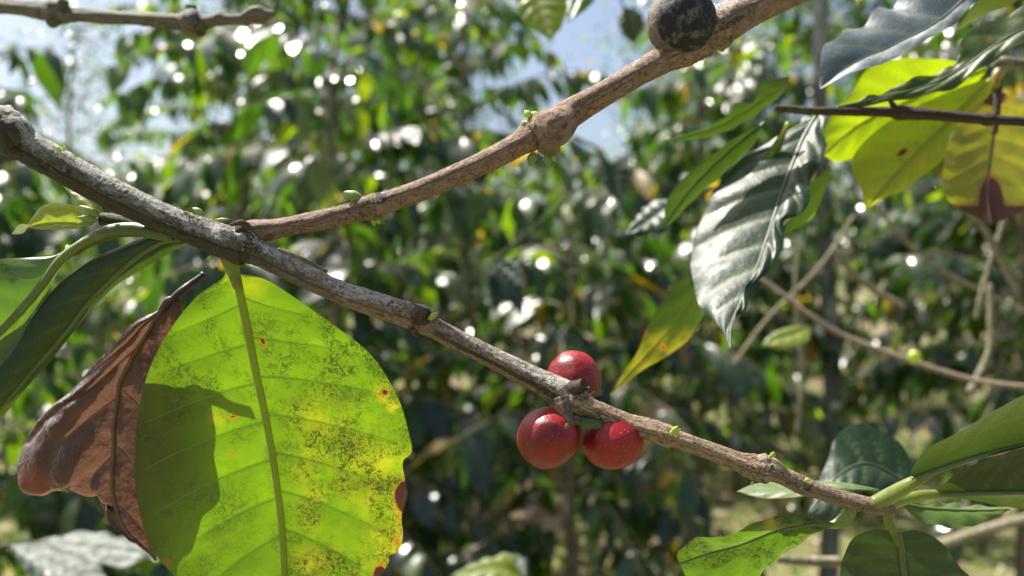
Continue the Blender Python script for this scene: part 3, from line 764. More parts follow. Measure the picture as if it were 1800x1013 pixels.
# scars left by fallen leaves and fruit: a short cut collar with a hollow dark face
def scar(px, py, d, ax, r, h, mat=M_scar, parent=branch):
    c = at(px, py, d); k = d / 1000 / F
    a = np.array(ax, float); a /= np.linalg.norm(a)
    x = np.cross(a, [0.1, 1, 0]); x /= np.linalg.norm(x); y = np.cross(a, x)
    th = np.linspace(0, 2 * np.pi, 18, endpoint=False)
    prof = [(1.25, -0.9), (1.12, 0.0), (1.05, 0.75), (0.92, 1.0), (0.75, 0.92), (0.55, 0.72), (0.2, 0.66)]
    V = []
    for i, (q, z) in enumerate(prof):
        j = 1 + 0.10 * vn(np.stack([np.cos(th) * 2, np.sin(th) * 2, 0 * th + px + i * 0.4], -1), 5)
        V.append(c + (x * np.cos(th)[:, None] + y * np.sin(th)[:, None]) * (r * k * q * j)[:, None] + a * h * k * z)
    mesh_obj('leaf_scar', np.vstack(V), [tuple(f) for f in grid_faces(len(prof), 18, True)] + [tuple(range(108, 126))], mat, parent)
scar(742, 556, 186.5, (0.75, -0.65, -0.1), 14, 12)
scar(1017, 680, 187.5, (0.75, -0.5, 0.35), 12, 13)
scar(1343, 808, 192, (0.9, -0.3, 0.45), 9, 8, M_dry)
scar(430, 404, 187.5, (0.8, -0.4, 0.5), 12, 9)
scar(938, 226, 196, (-0.8, -0.5, 0.3), 14, 9, M_bark2)
scar(965, 256, 196, (0.1, -0.6, -0.9), 18, 12, M_bark2)
scar(1270, 62, 206, (0.7, -0.6, 0.2), 20, 12, M_bark2)

# ragged bark and husk flakes at the nodes
def flakes(px, py, d, n, spread, size, mat, seed):
    r = np.random.default_rng(seed)
    for i in range(n):
        c = at(px + r.normal(0, spread), py + r.normal(0, spread * 0.7), d + r.uniform(-1, 1))
        u = r.normal(0, 1, 3); u /= np.linalg.norm(u); w = np.cross(u, r.normal(0, 1, 3)); w /= np.linalg.norm(w); nrm = np.cross(u, w)
        s = size * d / 1000 / F * r.uniform(0.6, 1.3); V = []
        for a in np.linspace(-1, 1, 5):
            for b in (-0.5, 0, 0.5):
                V.append(c + u * a * s + w * b * s * (1.1 - abs(a)) * 0.9 + nrm * s * (0.35 * a * a + 0.2 * b * b))
        mesh_obj('bark_flake', V, grid_faces(5, 3), mat, branch)
flakes(1030, 690, 186.5, 9, 9, 9, M_dry, 1)
flakes(1000, 735, 186.5, 8, 10, 9, M_bark, 2)
flakes(636, 368, 192, 6, 8, 7, M_scar, 3)
flakes(930, 222, 196, 6, 8, 8, M_bark2, 4)
flakes(440, 436, 184, 7, 9, 9, M_scar, 5)
flakes(1352, 815, 189, 5, 7, 7, M_bark, 6)
flakes(1420, 860, 191, 6, 7, 6, M_scar, 7)
flakes(1275, 70, 205, 6, 9, 9, M_bark2, 8)
flakes(345, 372, 186, 6, 22, 7, M_dry, 9)
# a long lifted strip of bark
stem('bark_flake', [(488, 438, 187, 2.5), (515, 448, 186, 4.5), (540, 460, 185.5, 4), (575, 478, 187, 3)], M_dry, branch, 8, 0.4, flat=0.35)
stem('bark_flake', [(405, 395, 186, 3), (425, 392, 184, 6), (441, 402, 184, 5)], M_scar, branch, 8, 0.4, flat=0.5)
# spur hanging under the branch by the cherries
stem('spur', [(985, 700, 188, 18), (992, 722, 187, 15), (1000, 740, 186, 9), (1006, 748, 186, 5)], M_bark, branch, 14, 0.3, bark_relief(2.0, 5, 0.1),
     lambda px, py, S, TH, P: (0.45 + 0 * px, 0.3 + 0 * px, 0.6 + 0 * px, 0.25 + 0 * px))
stem('spur', [(1005, 738, 187, 10), (1025, 742, 188, 9), (1040, 742, 189, 8)], M_bark, branch, 12, 0.3, bark_relief(2.0, 6, 0.1),
     lambda px, py, S, TH, P: (0.45 + 0 * px, 0.1 + 0 * px, 0.6 + 0 * px, 0.3 + 0 * px))
stem('spur', [(1248, 70, 206, 14), (1250, 88, 205, 10), (1246, 98, 205, 5)], M_bark2, branch, 10, 0.4, bark_relief(2.0, 7, 0.1),
     lambda px, py, S, TH, P: (0.3 + 0 * px, 0.6 + 0 * px, 0.3 + 0 * px, 0 * px))
stem('spur', [(722, 575, 186, 5), (732, 588, 185, 5), (737, 592, 185, 3)], M_scar, branch, 8, 0.4)

# cherries
def cherry(px, py, d, rx, ry, axis, seed, label, eye=None):
    k = d / 1000 / F; c = at(px, py, d)
    sh = lambda T, Ph: 1 + 0.012 * fbm(np.stack([np.sin(T) * np.cos(Ph) * 9, np.sin(T) * np.sin(Ph) * 9, np.cos(T) * 9], -1), 8, 3) + 0.06 * fbm(np.stack([np.sin(T) * np.cos(Ph) * 1.6, np.sin(T) * np.sin(Ph) * 1.6, np.cos(T) * 1.6 + seed], -1), seed, 2) - 0.06 * np.exp(-(T / 0.30) ** 2) - 0.025 * np.exp(-((np.pi - T) / 0.25) ** 2)
    def paint(T, Ph, V):
        px_, py_ = pix(V); nz = fbm(V * 420, seed, 3)
        R = np.exp(-((np.pi - T) / 0.26) ** 4) * (0.75 + 0.5 * nz)
        if px < 1000: R = np.maximum(R, spot(px_, py_, 993, 803, 11, 1.2) * (0.7 + 0.6 * nz)); R = np.maximum(R, 0.6 * spot(px_, py_, 915, 790, 4, 1.0))
        if px > 1050: R = np.maximum(R, 0.5 * spot(px_, py_, 1103, 792, 8, 1.6))
        G = 0.35 + 0.5 * sm(-py_, -(py), -(py - ry * 0.9))
        B = 0.9 * sm(nz, 0.32, 0.5) * sm(-T, -1.2, -0.5)
        return np.clip(R, 0, 1), np.clip(G, 0, 1), np.clip(B, 0, 1), 0 * R
    o = blob('cherry', c, (rx * k, rx * k, ry * k), M_cherry, branch, axis, (48, 64), sh, paint)
    o['label'] = label
    a = np.array(axis, float); a /= np.linalg.norm(a)
    # raised ring of the flower scar
    th = np.linspace(0, 2 * np.pi, 20, endpoint=False); x = np.cross(a, [0, 1, 0.01]); x /= np.linalg.norm(x); y = np.cross(a, x)
    ring = np.array([c - a * ry * k * 0.965 + (x * math.cos(t) + y * math.sin(t)) * 8.0 * k for t in th])
    V = []; 
    for t in th:
        dr = x * math.cos(t) + y * math.sin(t)
        for q in np.linspace(0, 2 * np.pi, 6, endpoint=False):
            V.append(c - a * ry * k * 0.962 + dr * (7.5 + 1.6 * math.cos(q)) * k - a * 1.4 * math.sin(q) * k)
    fs = [(i * 6 + j, i * 6 + (j + 1) % 6, ((i + 1) % 20) * 6 + (j + 1) % 6, ((i + 1) % 20) * 6 + j) for i in range(20) for j in range(6)]
    mesh_obj('flower_scar', V, fs, M_scar, o)
    return o
ch1 = cherry(1008, 667, 199, 48, 51, (0.1, -0.2, -1), 2, 'red cherry standing up behind the stem')
ch2 = cherry(964, 769, 189, 53, 57, (0.55, -0.75, 0.45), 5, 'red cherry hanging lower left with a small brown eye')
ch3 = cherry(1076, 772, 193, 55, 51, (-0.3, -0.25, 1), 8, 'red cherry hanging under the stem beside the knot')
# (axis of a cherry points to its stalk)
stem('fruit_stalk', [(998, 742, 186.5, 9), (993, 751, 184.8, 8.5), (989, 757, 184.2, 7.5), (985, 761, 184.0, 5)], M_petiole, branch, 12, 0.2)
stem('fruit_stalk', [(1020, 742, 188, 11), (1036, 744, 188, 11), (1052, 747, 188.5, 9.5), (1060, 750, 189, 6)], rib_mat('dull_stalk', (0.10, 0.14, 0.03), (0.1, 0.16, 0.02)), branch, 12, 0.2)
stem('fruit_stalk', [(1005, 705, 194, 8), (1007, 700, 196, 8)], M_petiole, branch, 10, 0.3)

# dried black fruit
def dried():
    d = 203; k = d / 1000 / F; c = at(1197, 37, d)
    sh = lambda T, Ph: 1 + 0.035 * fbm(np.stack([np.sin(T) * np.cos(Ph) * 2, np.sin(T) * np.sin(Ph) * 2, np.cos(T) * 2], -1), 5, 3)
    def paint(T, Ph, V):
        px, py = pix(V); r = np.hypot(px - 1204, py - 36)
        e = sm(r + 8 * fbm(V * 500, 3, 3), 47, 58) * (0.35 + 0.65 * sm(-px, -1215, -1165)) + 0.5 * sm(-px, -1165, -1150)
        return np.clip(e, 0, 1), 0 * e, 0 * e, 0 * e
    o = blob('dried_fruit', c, (60 * k, 56 * k, 62 * k), M_dried, branch, (-0.5, 0, -0.86), (48, 64), sh, paint)
    o['label'] = 'black dried fruit with grey rim stuck on the side branch'
dried()

# buds
def bud(px, py, d, dx, dy, L, w, mat=M_bud, parent=branch, dz=0.0):
    """small pointed bud from (px, py) pointing to screen direction dx, dy; L, w in px"""
    k = d / 1000 / F; a = np.array([dx, dz, -dy], float); a /= np.linalg.norm(a)
    L = L * 0.85; c = at(px, py, d) + a * L * k * 0.5
    sh = lambda T, Ph: (1 - 0.38 * np.clip(np.cos(T), 0, 1) * np.sin(T)) * (1 - 0.16 * np.exp(-(np.sin(Ph * 0.5 + px) / 0.22) ** 2) * np.sin(T))
    return blob('bud', c, (w * k * 0.5, w * k * 0.4, L * k * 0.5), mat, parent, a, (12, 12), sh)
bud(752, 562, 186, 0.85, -0.6, 26, 11)
bud(754, 560, 186, 0.85, -0.7, 17, 8)
for q in ((1180, 760, 1, -0.9, 20, 8), (1183, 758, 1, -0.25, 18, 6), (1181, 763, 1, 0.05, 16, 6), (1178, 765, 0.5, -1, 14, 7)): bud(q[0], q[1], 187.5, *q[2:])
for q in ((1352, 803, 1, -0.3, 15, 8), (1354, 801, 1, -0.8, 12, 6), (1322, 846, 0.2, 1, 9, 6)): bud(q[0], q[1], 189.5, *q[2:])
bud(1414, 845, 192, 1, -0.2, 14, 8)
bud(638, 352, 193, -1, -0.42, 44, 20, M_budpale); bud(640, 350, 193, -1, -0.1, 34, 15, M_budpale)
bud(655, 384, 194, 0.25, 1, 17, 9); bud(662, 384, 194, 0.5, 1, 14, 9)
for q in ((940, 216, -1, 0.15, 26, 15), (932, 206, -0.5, -0.6, 18, 14), (946, 206, -0.6, -0.4, 18, 14), (926, 216, -1, 0.5, 13, 12)): bud(q[0], q[1], 196, *q[2:])
bud(940, 268, 197, -0.45, 1, 32, 17, M_budpale); bud(962, 270, 197, 0.05, 1, 28, 15, M_budpale); bud(970, 273, 197, 0.5, 1, 16, 8)
bud(108, 268, 178, -0.8, -0.9, 20, 9); bud(112, 266, 178, 0.2, -1, 12, 6)
bud(376, 388, 187, 0.9, -0.1, 34, 6, M_budpale); bud(358, 378, 187, -1, -0.6, 28, 13, M_budpale)  # first shape is a pale strip, built with the bud form
bud(372, 450, 186, -0.5, 0.6, 14, 9)

# the big sunlit leaf: it hangs with its lower end swung away from the camera, so the sun falls on its far face
def swung(q): return [(x, y, d + (y - 466) * 0.036 - 4) for x, y, d in q]
def hero_paint(px, py, U, V):
    nz = fbm(np.stack([px / 45, py / 45, 0 * px], -1), 3, 4); n2 = fbm(np.stack([px / 14, py / 14, 0 * px], -1), 6, 3)
    right = sm(U, 0.0, 0.25)
    G = 0.5 * right * sm(V, 0.30, 0.55) * np.clip(0.55 + nz, 0, 1) + 0.6 * spot(px, py, 440, 500, 22, 1.5)
    G = np.maximum(G, 0.7 * sm(U + 0.10 * n2, 0.80, 0.97) * sm(py, 770, 815))
    G = np.maximum(G, 0.8 * spot(px, py, 570, 730, 45, 1.5) * (0.6 + nz)); G = np.maximum(G, 0.7 * spot(px, py, 380, 735, 14, 1.5))
    for x, y, r in ((678, 690, 16), (690, 715, 9)): G = np.maximum(G, spot(px, py, x, y, r, 1.2))
    wob = 1 + 0.35 * n2
    R = 0.98 * spot(px * 1, py, 677, 690, 6.5, 1.6) * wob
    R = np.maximum(R, 0.72 * spot(px, (py - 600) * 0.9 + 600 - (px - 462) * 0.75, 462, 600, 6, 1.2) * wob)
    R = np.maximum(R, 0.75 * spot((px - 410) * 0.5 + 410, py, 410, 733, 4, 1.3) * wob)
    R = np.maximum(R, 0.6 * spot((px - 408) * 0.5 + 408, py + (px - 408) * .6, 408, 798, 3.5, 1.3))
    R = np.maximum(R, 1.0 * spot(px, (py - 878) * 0.62 + 878, 712, 876, 15, 0.8) * wob)
    R = np.maximum(R, 0.30 * sm(U + 0.08 * n2, 0.93, 1.0) * sm(py, 790, 815) * (1 - sm(py, 960, 990)))
    R = np.maximum(R, 0.5 * spot(px, py, 697, 952, 7, 1.2)); R = np.maximum(R, 0.95 * spot(px, (py - 1010) * .6 + 1010, 668, 1012, 12, 1.2))
    R = np.maximum(R, 0.5 * spot(px, py, 292, 990, 9, 1.2))
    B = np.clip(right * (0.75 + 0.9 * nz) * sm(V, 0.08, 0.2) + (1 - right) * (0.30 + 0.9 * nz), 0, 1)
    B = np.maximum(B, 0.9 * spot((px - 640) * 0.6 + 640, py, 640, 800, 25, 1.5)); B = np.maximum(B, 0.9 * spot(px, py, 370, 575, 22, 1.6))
    B = np.maximum(B, 0.75 * spot(px, (py - 870) * 0.6 + 870 , 400, 890, 45, 1.6) * (V > 0.45))  # darker flecked patch low on the left half
    return R, G, B
H = 199
hero = leaf('leaf',
    swung([(408, 466, H - 1), (417, 492, H), (432, 560, H + .5), (450, 650, H + 1), (465, 720, H + 1.5), (478, 790, H + 1.5), (490, 870, H + 1), (497, 940, H), (501, 1013, H - 1.5), (504, 1090, H - 4), (505, 1150, H - 7)]),
    swung([(398, 468, H - 1), (393, 487, H), (368, 505, H + 1), (339, 529, H + 2), (300, 578, H + 3), (272, 628, H + 3.5), (253, 678, H + 4), (243, 728, H + 4), (236, 794, H + 4), (238, 850, H + 4), (247, 911, H + 3), (267, 967, H + 2), (294, 1000, H + 1), (350, 1060, H - 2), (430, 1120, H - 5), (505, 1150, H - 7)]),
    swung([(417, 468, H - 1), (423, 481, H), (461, 489, H + .5), (500, 511, H + 1), (556, 550, H + 1), (611, 589, H + 1), (644, 617, H + 1), (672, 650, H + .8), (700, 700, H), (714, 744, H), (724, 783, H), (721, 799, H), (708, 812, H), (711, 840, H), (715, 858, H - .5), (716, 872, H - .5), (706, 908, H - .5), (708, 940, H - 1), (702, 967, H - 1), (684, 977, H - 1), (681, 994, H - 1.5), (640, 1050, H - 3), (580, 1110, H - 5), (505, 1150, H - 7)]),
    M_hero, branch, 60, 190, (0.8, 0.8), 0.35, 10, 0.10, 0.15, 4, hero_paint, 'large yellow-green backlit leaf with brown spots and a dark shadow on it',
    (7.5, 4.5), M_rib, 1, True, 0.0, M_vein, 0.07)
stem('petiole', [(402, 446, 190, 18), (405, 460, 192, 15), (411, 482, 195, 11), (418, 505, 196.6, 8)], M_petiole, branch, 12, 0.3)

# leaves on the older wood
L1 = leaf('leaf',
    [(192, 409, 190), (150, 424, 189), (105, 455, 187), (66, 508, 184), (30, 550, 181), (-20, 600, 177), (-80, 650, 172), (-140, 690, 168)],
    [(192, 407, 190), (150, 418, 189.5), (112, 442, 188), (92, 451, 187), (50, 453, 185), (0, 456, 181), (-60, 470, 175), (-110, 560, 170), (-140, 690, 168)],
    [(192, 411, 190), (152, 430, 191), (115, 462, 192), (78, 520, 192), (45, 565, 190), (0, 600, 186), (-50, 650, 180), (-140, 690, 168)],
    M_left, branch, 16, 60, (0.4, 0), 0.3, 8, 0.14, 0.1, 2, lambda px, py, U, V: (0 * px, 0 * px, 0.9 * sm(fbm(np.stack([px / 22, py / 22, 0 * px], -1), 9), -0.1, 0.4)),
    'green leaf with dark blotches reaching out past the frame edge', (9, 5), M_petiole, 1)
stem('petiole', [(300, 416, 189, 10), (270, 410, 189.5, 11), (235, 404, 190, 13), (195, 408, 190, 13), (160, 422, 189.5, 11), (125, 444, 188.5, 9)], M_left, branch, 14, 0.4)
L2 = leaf('leaf',
    [(322, 420, 190), (290, 425, 191), (250, 447, 191), (201, 487, 190), (151, 538, 188), (110, 590, 186), (65, 640, 184), (10, 705, 181), (-60, 790, 177), (-110, 850, 174)],
    [(318, 414, 190), (268, 413, 190.5), (208, 434, 190), (168, 452, 188.5), (134, 475, 187), (101, 503, 185), (74, 537, 183), (55, 568, 181.5), (34, 612, 180), (0, 655, 178), (-60, 720, 175), (-110, 850, 174)],
    [(325, 428, 190), (285, 449, 191), (215, 496, 191), (168, 545, 190), (134, 587, 189), (101, 630, 188), (67, 671, 187), (34, 708, 185), (0, 752, 183), (-60, 810, 178), (-110, 850, 174)],
    M_tip, branch, 24, 90, (1.2, 0.2), 0.25, 9, 0.16, 0.0, 3, lambda px, py, U, V: (0 * px, 0.35 * sm(-np.abs(U), -0.12, 0), 0.75 * sm(fbm(np.stack([px / 40, py / 40, 0 * px], -1), 5), 0.0, 0.5)),
    'long arching green leaf with its shiny folded edge catching the sun', (5, 3), M_dullrib, 1, curl=1.4)
leaf('leaf', [(60, 560, 205), (20, 605, 206), (-60, 660, 208)], [(60, 560, 205), (20, 580, 206), (-20, 590, 207), (-60, 660, 208)], [(60, 560, 205), (40, 600, 205), (0, 665, 206), (-60, 660, 208)], M_droop, branch, 6, 16,
     label='dark green leaf showing under the arching leaf')
# young shoot
stem('shoot', [(305, 412, 190, 7), (250, 396, 191, 9), (205, 388, 192, 11), (178, 385, 192, 12)], M_twig, branch, 12, 0.4, bark_relief(1, 9))
leaf('leaf', [(160, 396, 192), (120, 393, 191), (80, 394, 190), (46, 400, 190)], [(160, 396, 192), (135, 365, 192), (100, 356, 191.5), (70, 366, 190.5), (46, 400, 190)], [(160, 396, 192), (135, 402, 190.5), (100, 404, 189.5), (65, 403, 189.5), (46, 400, 190)],
     M_young, branch, 10, 30, (0.3, 0.1), 0.2, 5, 0.15, 0.1, 2, None, 'small yellow-green young leaf on the shoot', (3, 1.5), M_rib, 1)
leaf('leaf', [(172, 372, 193), (150, 350, 194), (125, 335, 195), (103, 318, 196)], [(172, 372, 193), (138, 362, 193), (128, 348, 194), (103, 318, 196)], [(172, 372, 193), (172, 345, 195), (145, 330, 196), (103, 318, 196)], M_young, branch, 8, 24, (0.3, 0.1), 0.2, 5)
leaf('leaf', [(52, 395, 196), (35, 403, 196), (20, 412, 196)], [(52, 395, 196), (34, 395, 197), (20, 412, 196)], [(52, 395, 196), (40, 410, 195), (20, 412, 196)], M_young, branch, 6, 14)
for q in ((175, 380, -1, -0.5, 48, 14), (172, 388, -1, -0.15, 44, 14), (180, 374, -0.9, -1, 40, 12), (196, 372, 0, -1, 26, 9), (165, 392, -1, 0.05, 36, 10)): bud(q[0], q[1], 190, *q[2:], M_budpale)

# leaves at the branch tip
leaf('leaf', [(1600, 843, 197), (1640, 828, 197), (1687, 811, 197), (1740, 795, 198), (1800, 780, 199), (1870, 765, 201), (1950, 755, 204)],
     [(1598, 838, 197), (1611, 811, 195), (1633, 787, 193), (1669, 768, 191), (1705, 749, 190), (1741, 725, 189), (1800, 695, 189), (1860, 670, 191), (1910, 680, 196), (1950, 755, 204)],
     [(1600, 846, 197), (1640, 833, 200), (1690, 818, 203), (1740, 803, 205), (1800, 787, 207), (1880, 775, 207), (1950, 755, 204)],
     M_tip, branch, 20, 60, (-0.8, 0), -0.12, 8, 0.16, 0.1, 3, None, 'upper green leaf at the branch tip with curved shiny margin', (6, 3), M_dullrib, 1)
stem('petiole', [(1535, 886, 195, 12), (1560, 874, 196, 14), (1585, 860, 197, 13), (1610, 845, 197, 10), (1635, 832, 197, 7.5)], M_petiole, branch, 16, 0.4)
leaf('leaf', [(1640, 868, 202), (1700, 867, 201), (1760, 866, 201), (1830, 866, 202), (1920, 868, 204)],
     [(1640, 866, 202), (1662, 848, 200), (1694, 825, 198), (1758, 800, 196), (1800, 788, 196), (1860, 790, 198), (1920, 868, 204)],
     [(1640, 870, 202), (1700, 878, 205), (1760, 890, 207), (1830, 898, 208), (1880, 890, 207), (1920, 868, 204)],
     M_tip, branch, 16, 50, (-0.6, -0.3), -0.12, 7, 0.16, 0.1, 5, None, 'middle green leaf at the branch tip pointing sideways', (5, 3), M_dullrib, 1)
stem('petiole', [(1555, 890, 197, 10), (1590, 878, 200, 10), (1620, 871, 201, 9), (1650, 868, 202, 7)], M_petiole, branch, 14, 0.4)
leaf('leaf', [(1585, 885, 204), (1625, 893, 205), (1680, 897, 206), (1730, 898, 207), (1775, 896, 208)],
     [(1585, 883, 204), (1620, 884, 206), (1660, 883, 208), (1705, 889, 210), (1745, 890, 210), (1775, 896, 208)],
     [(1585, 888, 204), (1610, 912, 203), (1650, 925, 202), (1700, 926, 203), (1740, 915, 205), (1775, 896, 208)],
     M_left, branch, 12, 40, (-0.3, 0.3), 0.3, 6, 0.16, 0.5, 2, None, 'short green leaf lit from above below the middle tip leaf', (3, 1.5), M_dullrib, 1)
leaf('leaf', [(1577, 935, 196), (1582, 960, 196), (1588, 1010, 195), (1598, 1070, 193), (1612, 1130, 190)],
     [(1570, 936, 196), (1545, 931, 196), (1510, 939, 197), (1488, 965, 198), (1477, 1015, 198), (1500, 1080, 195), (1612, 1130, 190)],
     [(1585, 936, 196), (1610, 932, 197), (1640, 943, 198), (1662, 962, 199), (1690, 1000, 199), (1715, 1030, 199), (1690, 1090, 195), (1612, 1130, 190)],
     M_droop, branch, 18, 50, (0.6, 0.6), 0.15, 8, 0.14, 0.2, 4, None, 'broad green leaf hanging down under the branch tip', (6, 3.5), M_dullrib, 1)
stem('petiole', [(1562, 898, 196, 10), (1562, 915, 196, 9), (1570, 935, 196, 8), (1580, 960, 196, 6)], M_petiole, branch, 14, 0.4)
leaf('leaf', [(1465, 922, 191), (1420, 922, 191), (1360, 935, 192), (1300, 958, 194), (1240, 975, 196), (1195, 990, 198)],
     [(1465, 919, 191), (1434, 912, 190.5), (1387, 908, 189), (1353, 910, 188), (1326, 921, 188), (1300, 931, 189), (1273, 944, 190), (1240, 943, 190), (1213, 952, 193), (1190, 975, 197), (1195, 990, 198)],
     [(1463, 926, 191), (1424, 943, 193), (1396, 963, 195), (1368, 981, 197), (1345, 1002, 199), (1320, 1025, 201), (1270, 1040, 202), (1215, 1025, 201), (1195, 990, 198)],
     M_mottled, branch, 20, 60, (0.4, 0.6), 0.15, 8, 0.16, 0.3, 3, lambda px, py, U, V: (0.45 * spot(px, py, 1357, 918, 6, 1.5), 0.8 * spot(px, py, 1355, 918, 12, 1.6), sm(fbm(np.stack([px / 18, py / 18, 0 * px], -1), 15), -0.25, 0.3)),
     'mottled green leaf reaching back under the stem with a bright lit edge', (3, 1.5), M_left, 1)
stem('petiole', [(1496, 886, 195, 11), (1492, 902, 195, 11), (1482, 914, 195, 11), (1470, 921, 195, 9), (1455, 924, 195, 5)], M_petiole, branch, 14, 0.4)
leaf('leaf', [(1545, 862, 205), (1480, 856, 208), (1400, 858, 212), (1295, 864, 216)], [(1545, 860, 205), (1480, 848, 210), (1400, 845, 216), (1330, 850, 218), (1295, 864, 216)], [(1545, 864, 205), (1480, 864, 207), (1400, 874, 209), (1340, 876, 212), (1295, 864, 216)],
     M_left, branch, 10, 40, (0.2, 0.2), 0.2, 6, label='flat green leaf seen edge on behind the stem')
leaf('leaf', [(1612, 868, 295), (1570, 835, 298), (1520, 815, 298), (1470, 840, 294), (1420, 905, 288)],
     [(1612, 868, 295), (1600, 805, 304), (1560, 762, 308), (1510, 745, 309), (1472, 765, 306), (1450, 820, 300), (1420, 905, 288)],
     [(1612, 868, 295), (1570, 866, 292), (1530, 862, 289), (1495, 875, 287), (1470, 905, 285), (1420, 905, 288)],
     M_gloss, branch, 16, 40, (-0.6, 0.3), 0.8, 7, 0.14, 0.3, 6, None, 'dark shiny leaf curling over behind the branch tip', (3, 1.5), M_darkrib, 1)

# spider threads on the side branch
th_ = thing('spider_thread', 'hair-thin spider thread from the pale bud down to the side branch', 'spider thread', at(602, 342, 193))
stem('strand', [(602, 342, 193, 0.5), (572, 368, 194, 0.5), (545, 392, 195, 0.5)], M_dry, th_, 5, 1.0)
th_ = thing('spider_thread', 'short spider thread under the side branch beside the green bud', 'spider thread', at(683, 383, 195))
stem('strand', [(683, 382, 195, 0.5), (672, 396, 195, 0.5)], M_dry, th_, 5, 0.6)

# ================================================================== THE DEAD BROWN LEAF
dead = thing('dead_leaf', 'curled brown dead leaf hanging behind the big sunlit green leaf', 'leaf', at(358, 483, 211))
def dead_paint(px, py, U, V):
    nz = fbm(np.stack([px / 20, py / 20, 0 * px], -1), 3, 3)
    R = 0.9 * spot(px, py, 55, 850, 28, 1.5) + 0.6 * sm(U, 0.1, 0.5) * sm(py, 700, 800) * (0.5 + nz)
    return np.clip(R, 0, 1), 0 * px, 0 * px
D = 213
leaf('blade', swung([(305, 524, D + 1), (282, 550, D), (249, 602, D), (216, 662, D - 1), (203, 706, D - 2), (200, 766, D - 3), (197, 831, D - 5), (200, 875, D - 6), (225, 930, D - 7), (274, 984, D - 8)]),
     swung([(305, 520, D + 1), (282, 542, D), (238, 564, D - 1), (211, 591, D - 2), (167, 640, D - 1), (118, 695, D + 1), (75, 733, D + 1), (42, 776, D - 1), (29, 818, D - 5), (38, 857, D - 7), (58, 866, D - 6), (82, 851, D - 5), (129, 850, D - 4), (162, 853, D - 4), (194, 864, D - 5), (183, 882, D - 4), (212, 926, D - 6), (250, 955, D - 8), (274, 984, D - 8)]),
     swung([(308, 524, D + 1), (318, 530, D), (322, 560, D - 1), (330, 620, D - 2), (338, 680, D - 3), (341, 725, D - 3.5), (334, 765, D - 4), (316, 805, D - 4.5), (298, 850, D - 5), (283, 905, D - 6), (276, 950, D - 7), (274, 984, D - 8)]),
     M_dead, dead, 56, 160, (1.0, -0.4), 2.0, 5, 0.30, 0.5, 9, dead_paint, None, (5, 2.5), M_deadrib, 1, True, 2.2, M_deadrib, 0.10)
stem('petiole', [(359, 482, D + 2, 6.5), (352, 488, D + 1.5, 6), (335, 500, D + .5, 6.5), (318, 513, D - 1, 7), (295, 535, D - 2, 7), (278, 556, D - 1.5, 5)], rib_mat('dead_petiole', (0.07, 0.04, 0.045), (0.05, 0.02, 0.01)), dead, 12, 0.4, bark_relief(1.0, 4))

# ================================================================== THIN BARE TWIG, TOP
tw = thing('bare_twig', 'thin bare grey twig with knobbly nodes above the main branch', 'twig', at(-30, 8, 298))
stem('stem', [(-60, 4, 298, 15), (40, 15, 297, 13), (82, 20, 296, 15), (95, 20, 296, 21), (108, 22, 296, 20), (120, 26, 296, 12.5), (200, 30, 295, 11.5), (280, 36, 294, 12), (315, 38, 294, 14), (330, 40, 294, 23), (345, 40, 294, 23), (356, 40, 294, 13), (375, 36, 293, 10), (388, 33, 293, 14), (396, 34, 293, 10), (425, 34, 293, 9), (448, 27, 293, 15), (460, 26, 293, 15), (468, 26, 293, 9), (483, 24, 293, 5)],
     M_twig, tw, 20, 0.6, bark_relief(1.6, 17, 0.12), lambda px, py, S, TH, P: (0.3 + 0 * px, 0.6 + 0.4 * fbm(P * 300, 5), 0 * px, 0.3 + 0 * px))
for q in ((336, 18, 296, 9, (0.1, -0.4, 1)), (352, 52, 292, 9, (0.4, -0.6, -0.8)), (93, 36, 294, 10, (0.2, -0.6, -1)), (110, 8, 294, 8, (0.5, -0.3, 1))):
    scar(q[0], q[1], q[2], q[4], q[3], 10, M_twig, tw)

# ================================================================== TWIG WITH THE GLOSSY HANGING LEAF
gt = thing('coffee_twig', 'dark twig carrying a glossy hanging leaf and wavy leaves', 'twig', at(1800, 214, 262), 'coffee twigs around the branch')
stem('stem', [(1900, 222, 262, 9), (1800, 214, 264, 8.5), (1750, 211, 265, 9), (1738, 210, 265, 13), (1722, 209, 265, 9), (1640, 202, 266, 10), (1600, 199, 267, 12), (1580, 198, 267, 14), (1566, 197, 267, 9), (1480, 196, 268, 7.5), (1420, 195, 269, 7.5), (1375, 190, 270, 7), (1362, 188, 270, 4)],
     M_twig, gt, 16, 0.7, bark_relief(1.2, 27), lambda px, py, S, TH, P: (0.2 + 0 * px, 0.15 + 0 * px, 0 * px, np.clip(sm(-px, -1480, -1400), 0, 1)))
stem('bud', [(1572, 188, 267, 6), (1565, 178, 266, 4), (1560, 173, 266, 2)], M_twig, gt, 8, 0.6)
leaf('leaf', [(1436, 202, 292), (1414, 240, 288), (1397, 280, 283), (1376, 335, 276), (1362, 378, 270), (1346, 427, 264), (1327, 481, 254), (1305, 525, 247), (1286, 573, 238), (1284, 615, 229)],
     [(1432, 204, 292), (1354, 248, 294), (1305, 280, 295), (1267, 318, 293), (1240, 367, 288), (1224, 411, 282), (1214, 454, 275), (1221, 508, 262), (1231, 541, 253), (1256, 563, 244), (1273, 590, 236), (1284, 615, 229)],
     [(1450, 202, 290), (1457, 208, 288), (1448, 231, 285), (1453, 256, 280), (1444, 282, 277), (1424, 316, 273), (1423, 351, 267), (1404, 378, 265), (1377, 392, 266), (1377, 432, 259), (1349, 476, 252), (1317, 508, 249), (1311, 541, 242), (1291, 563, 240), (1284, 615, 229)],
     M_gloss, gt, 36, 110, (0.5, 0.6), 1.05, 9, 0.12, 0.5, 2, None, 'dark glossy leaf hanging with white sun glare between its ribs', (3.2, 1.6), M_darkrib, 1)
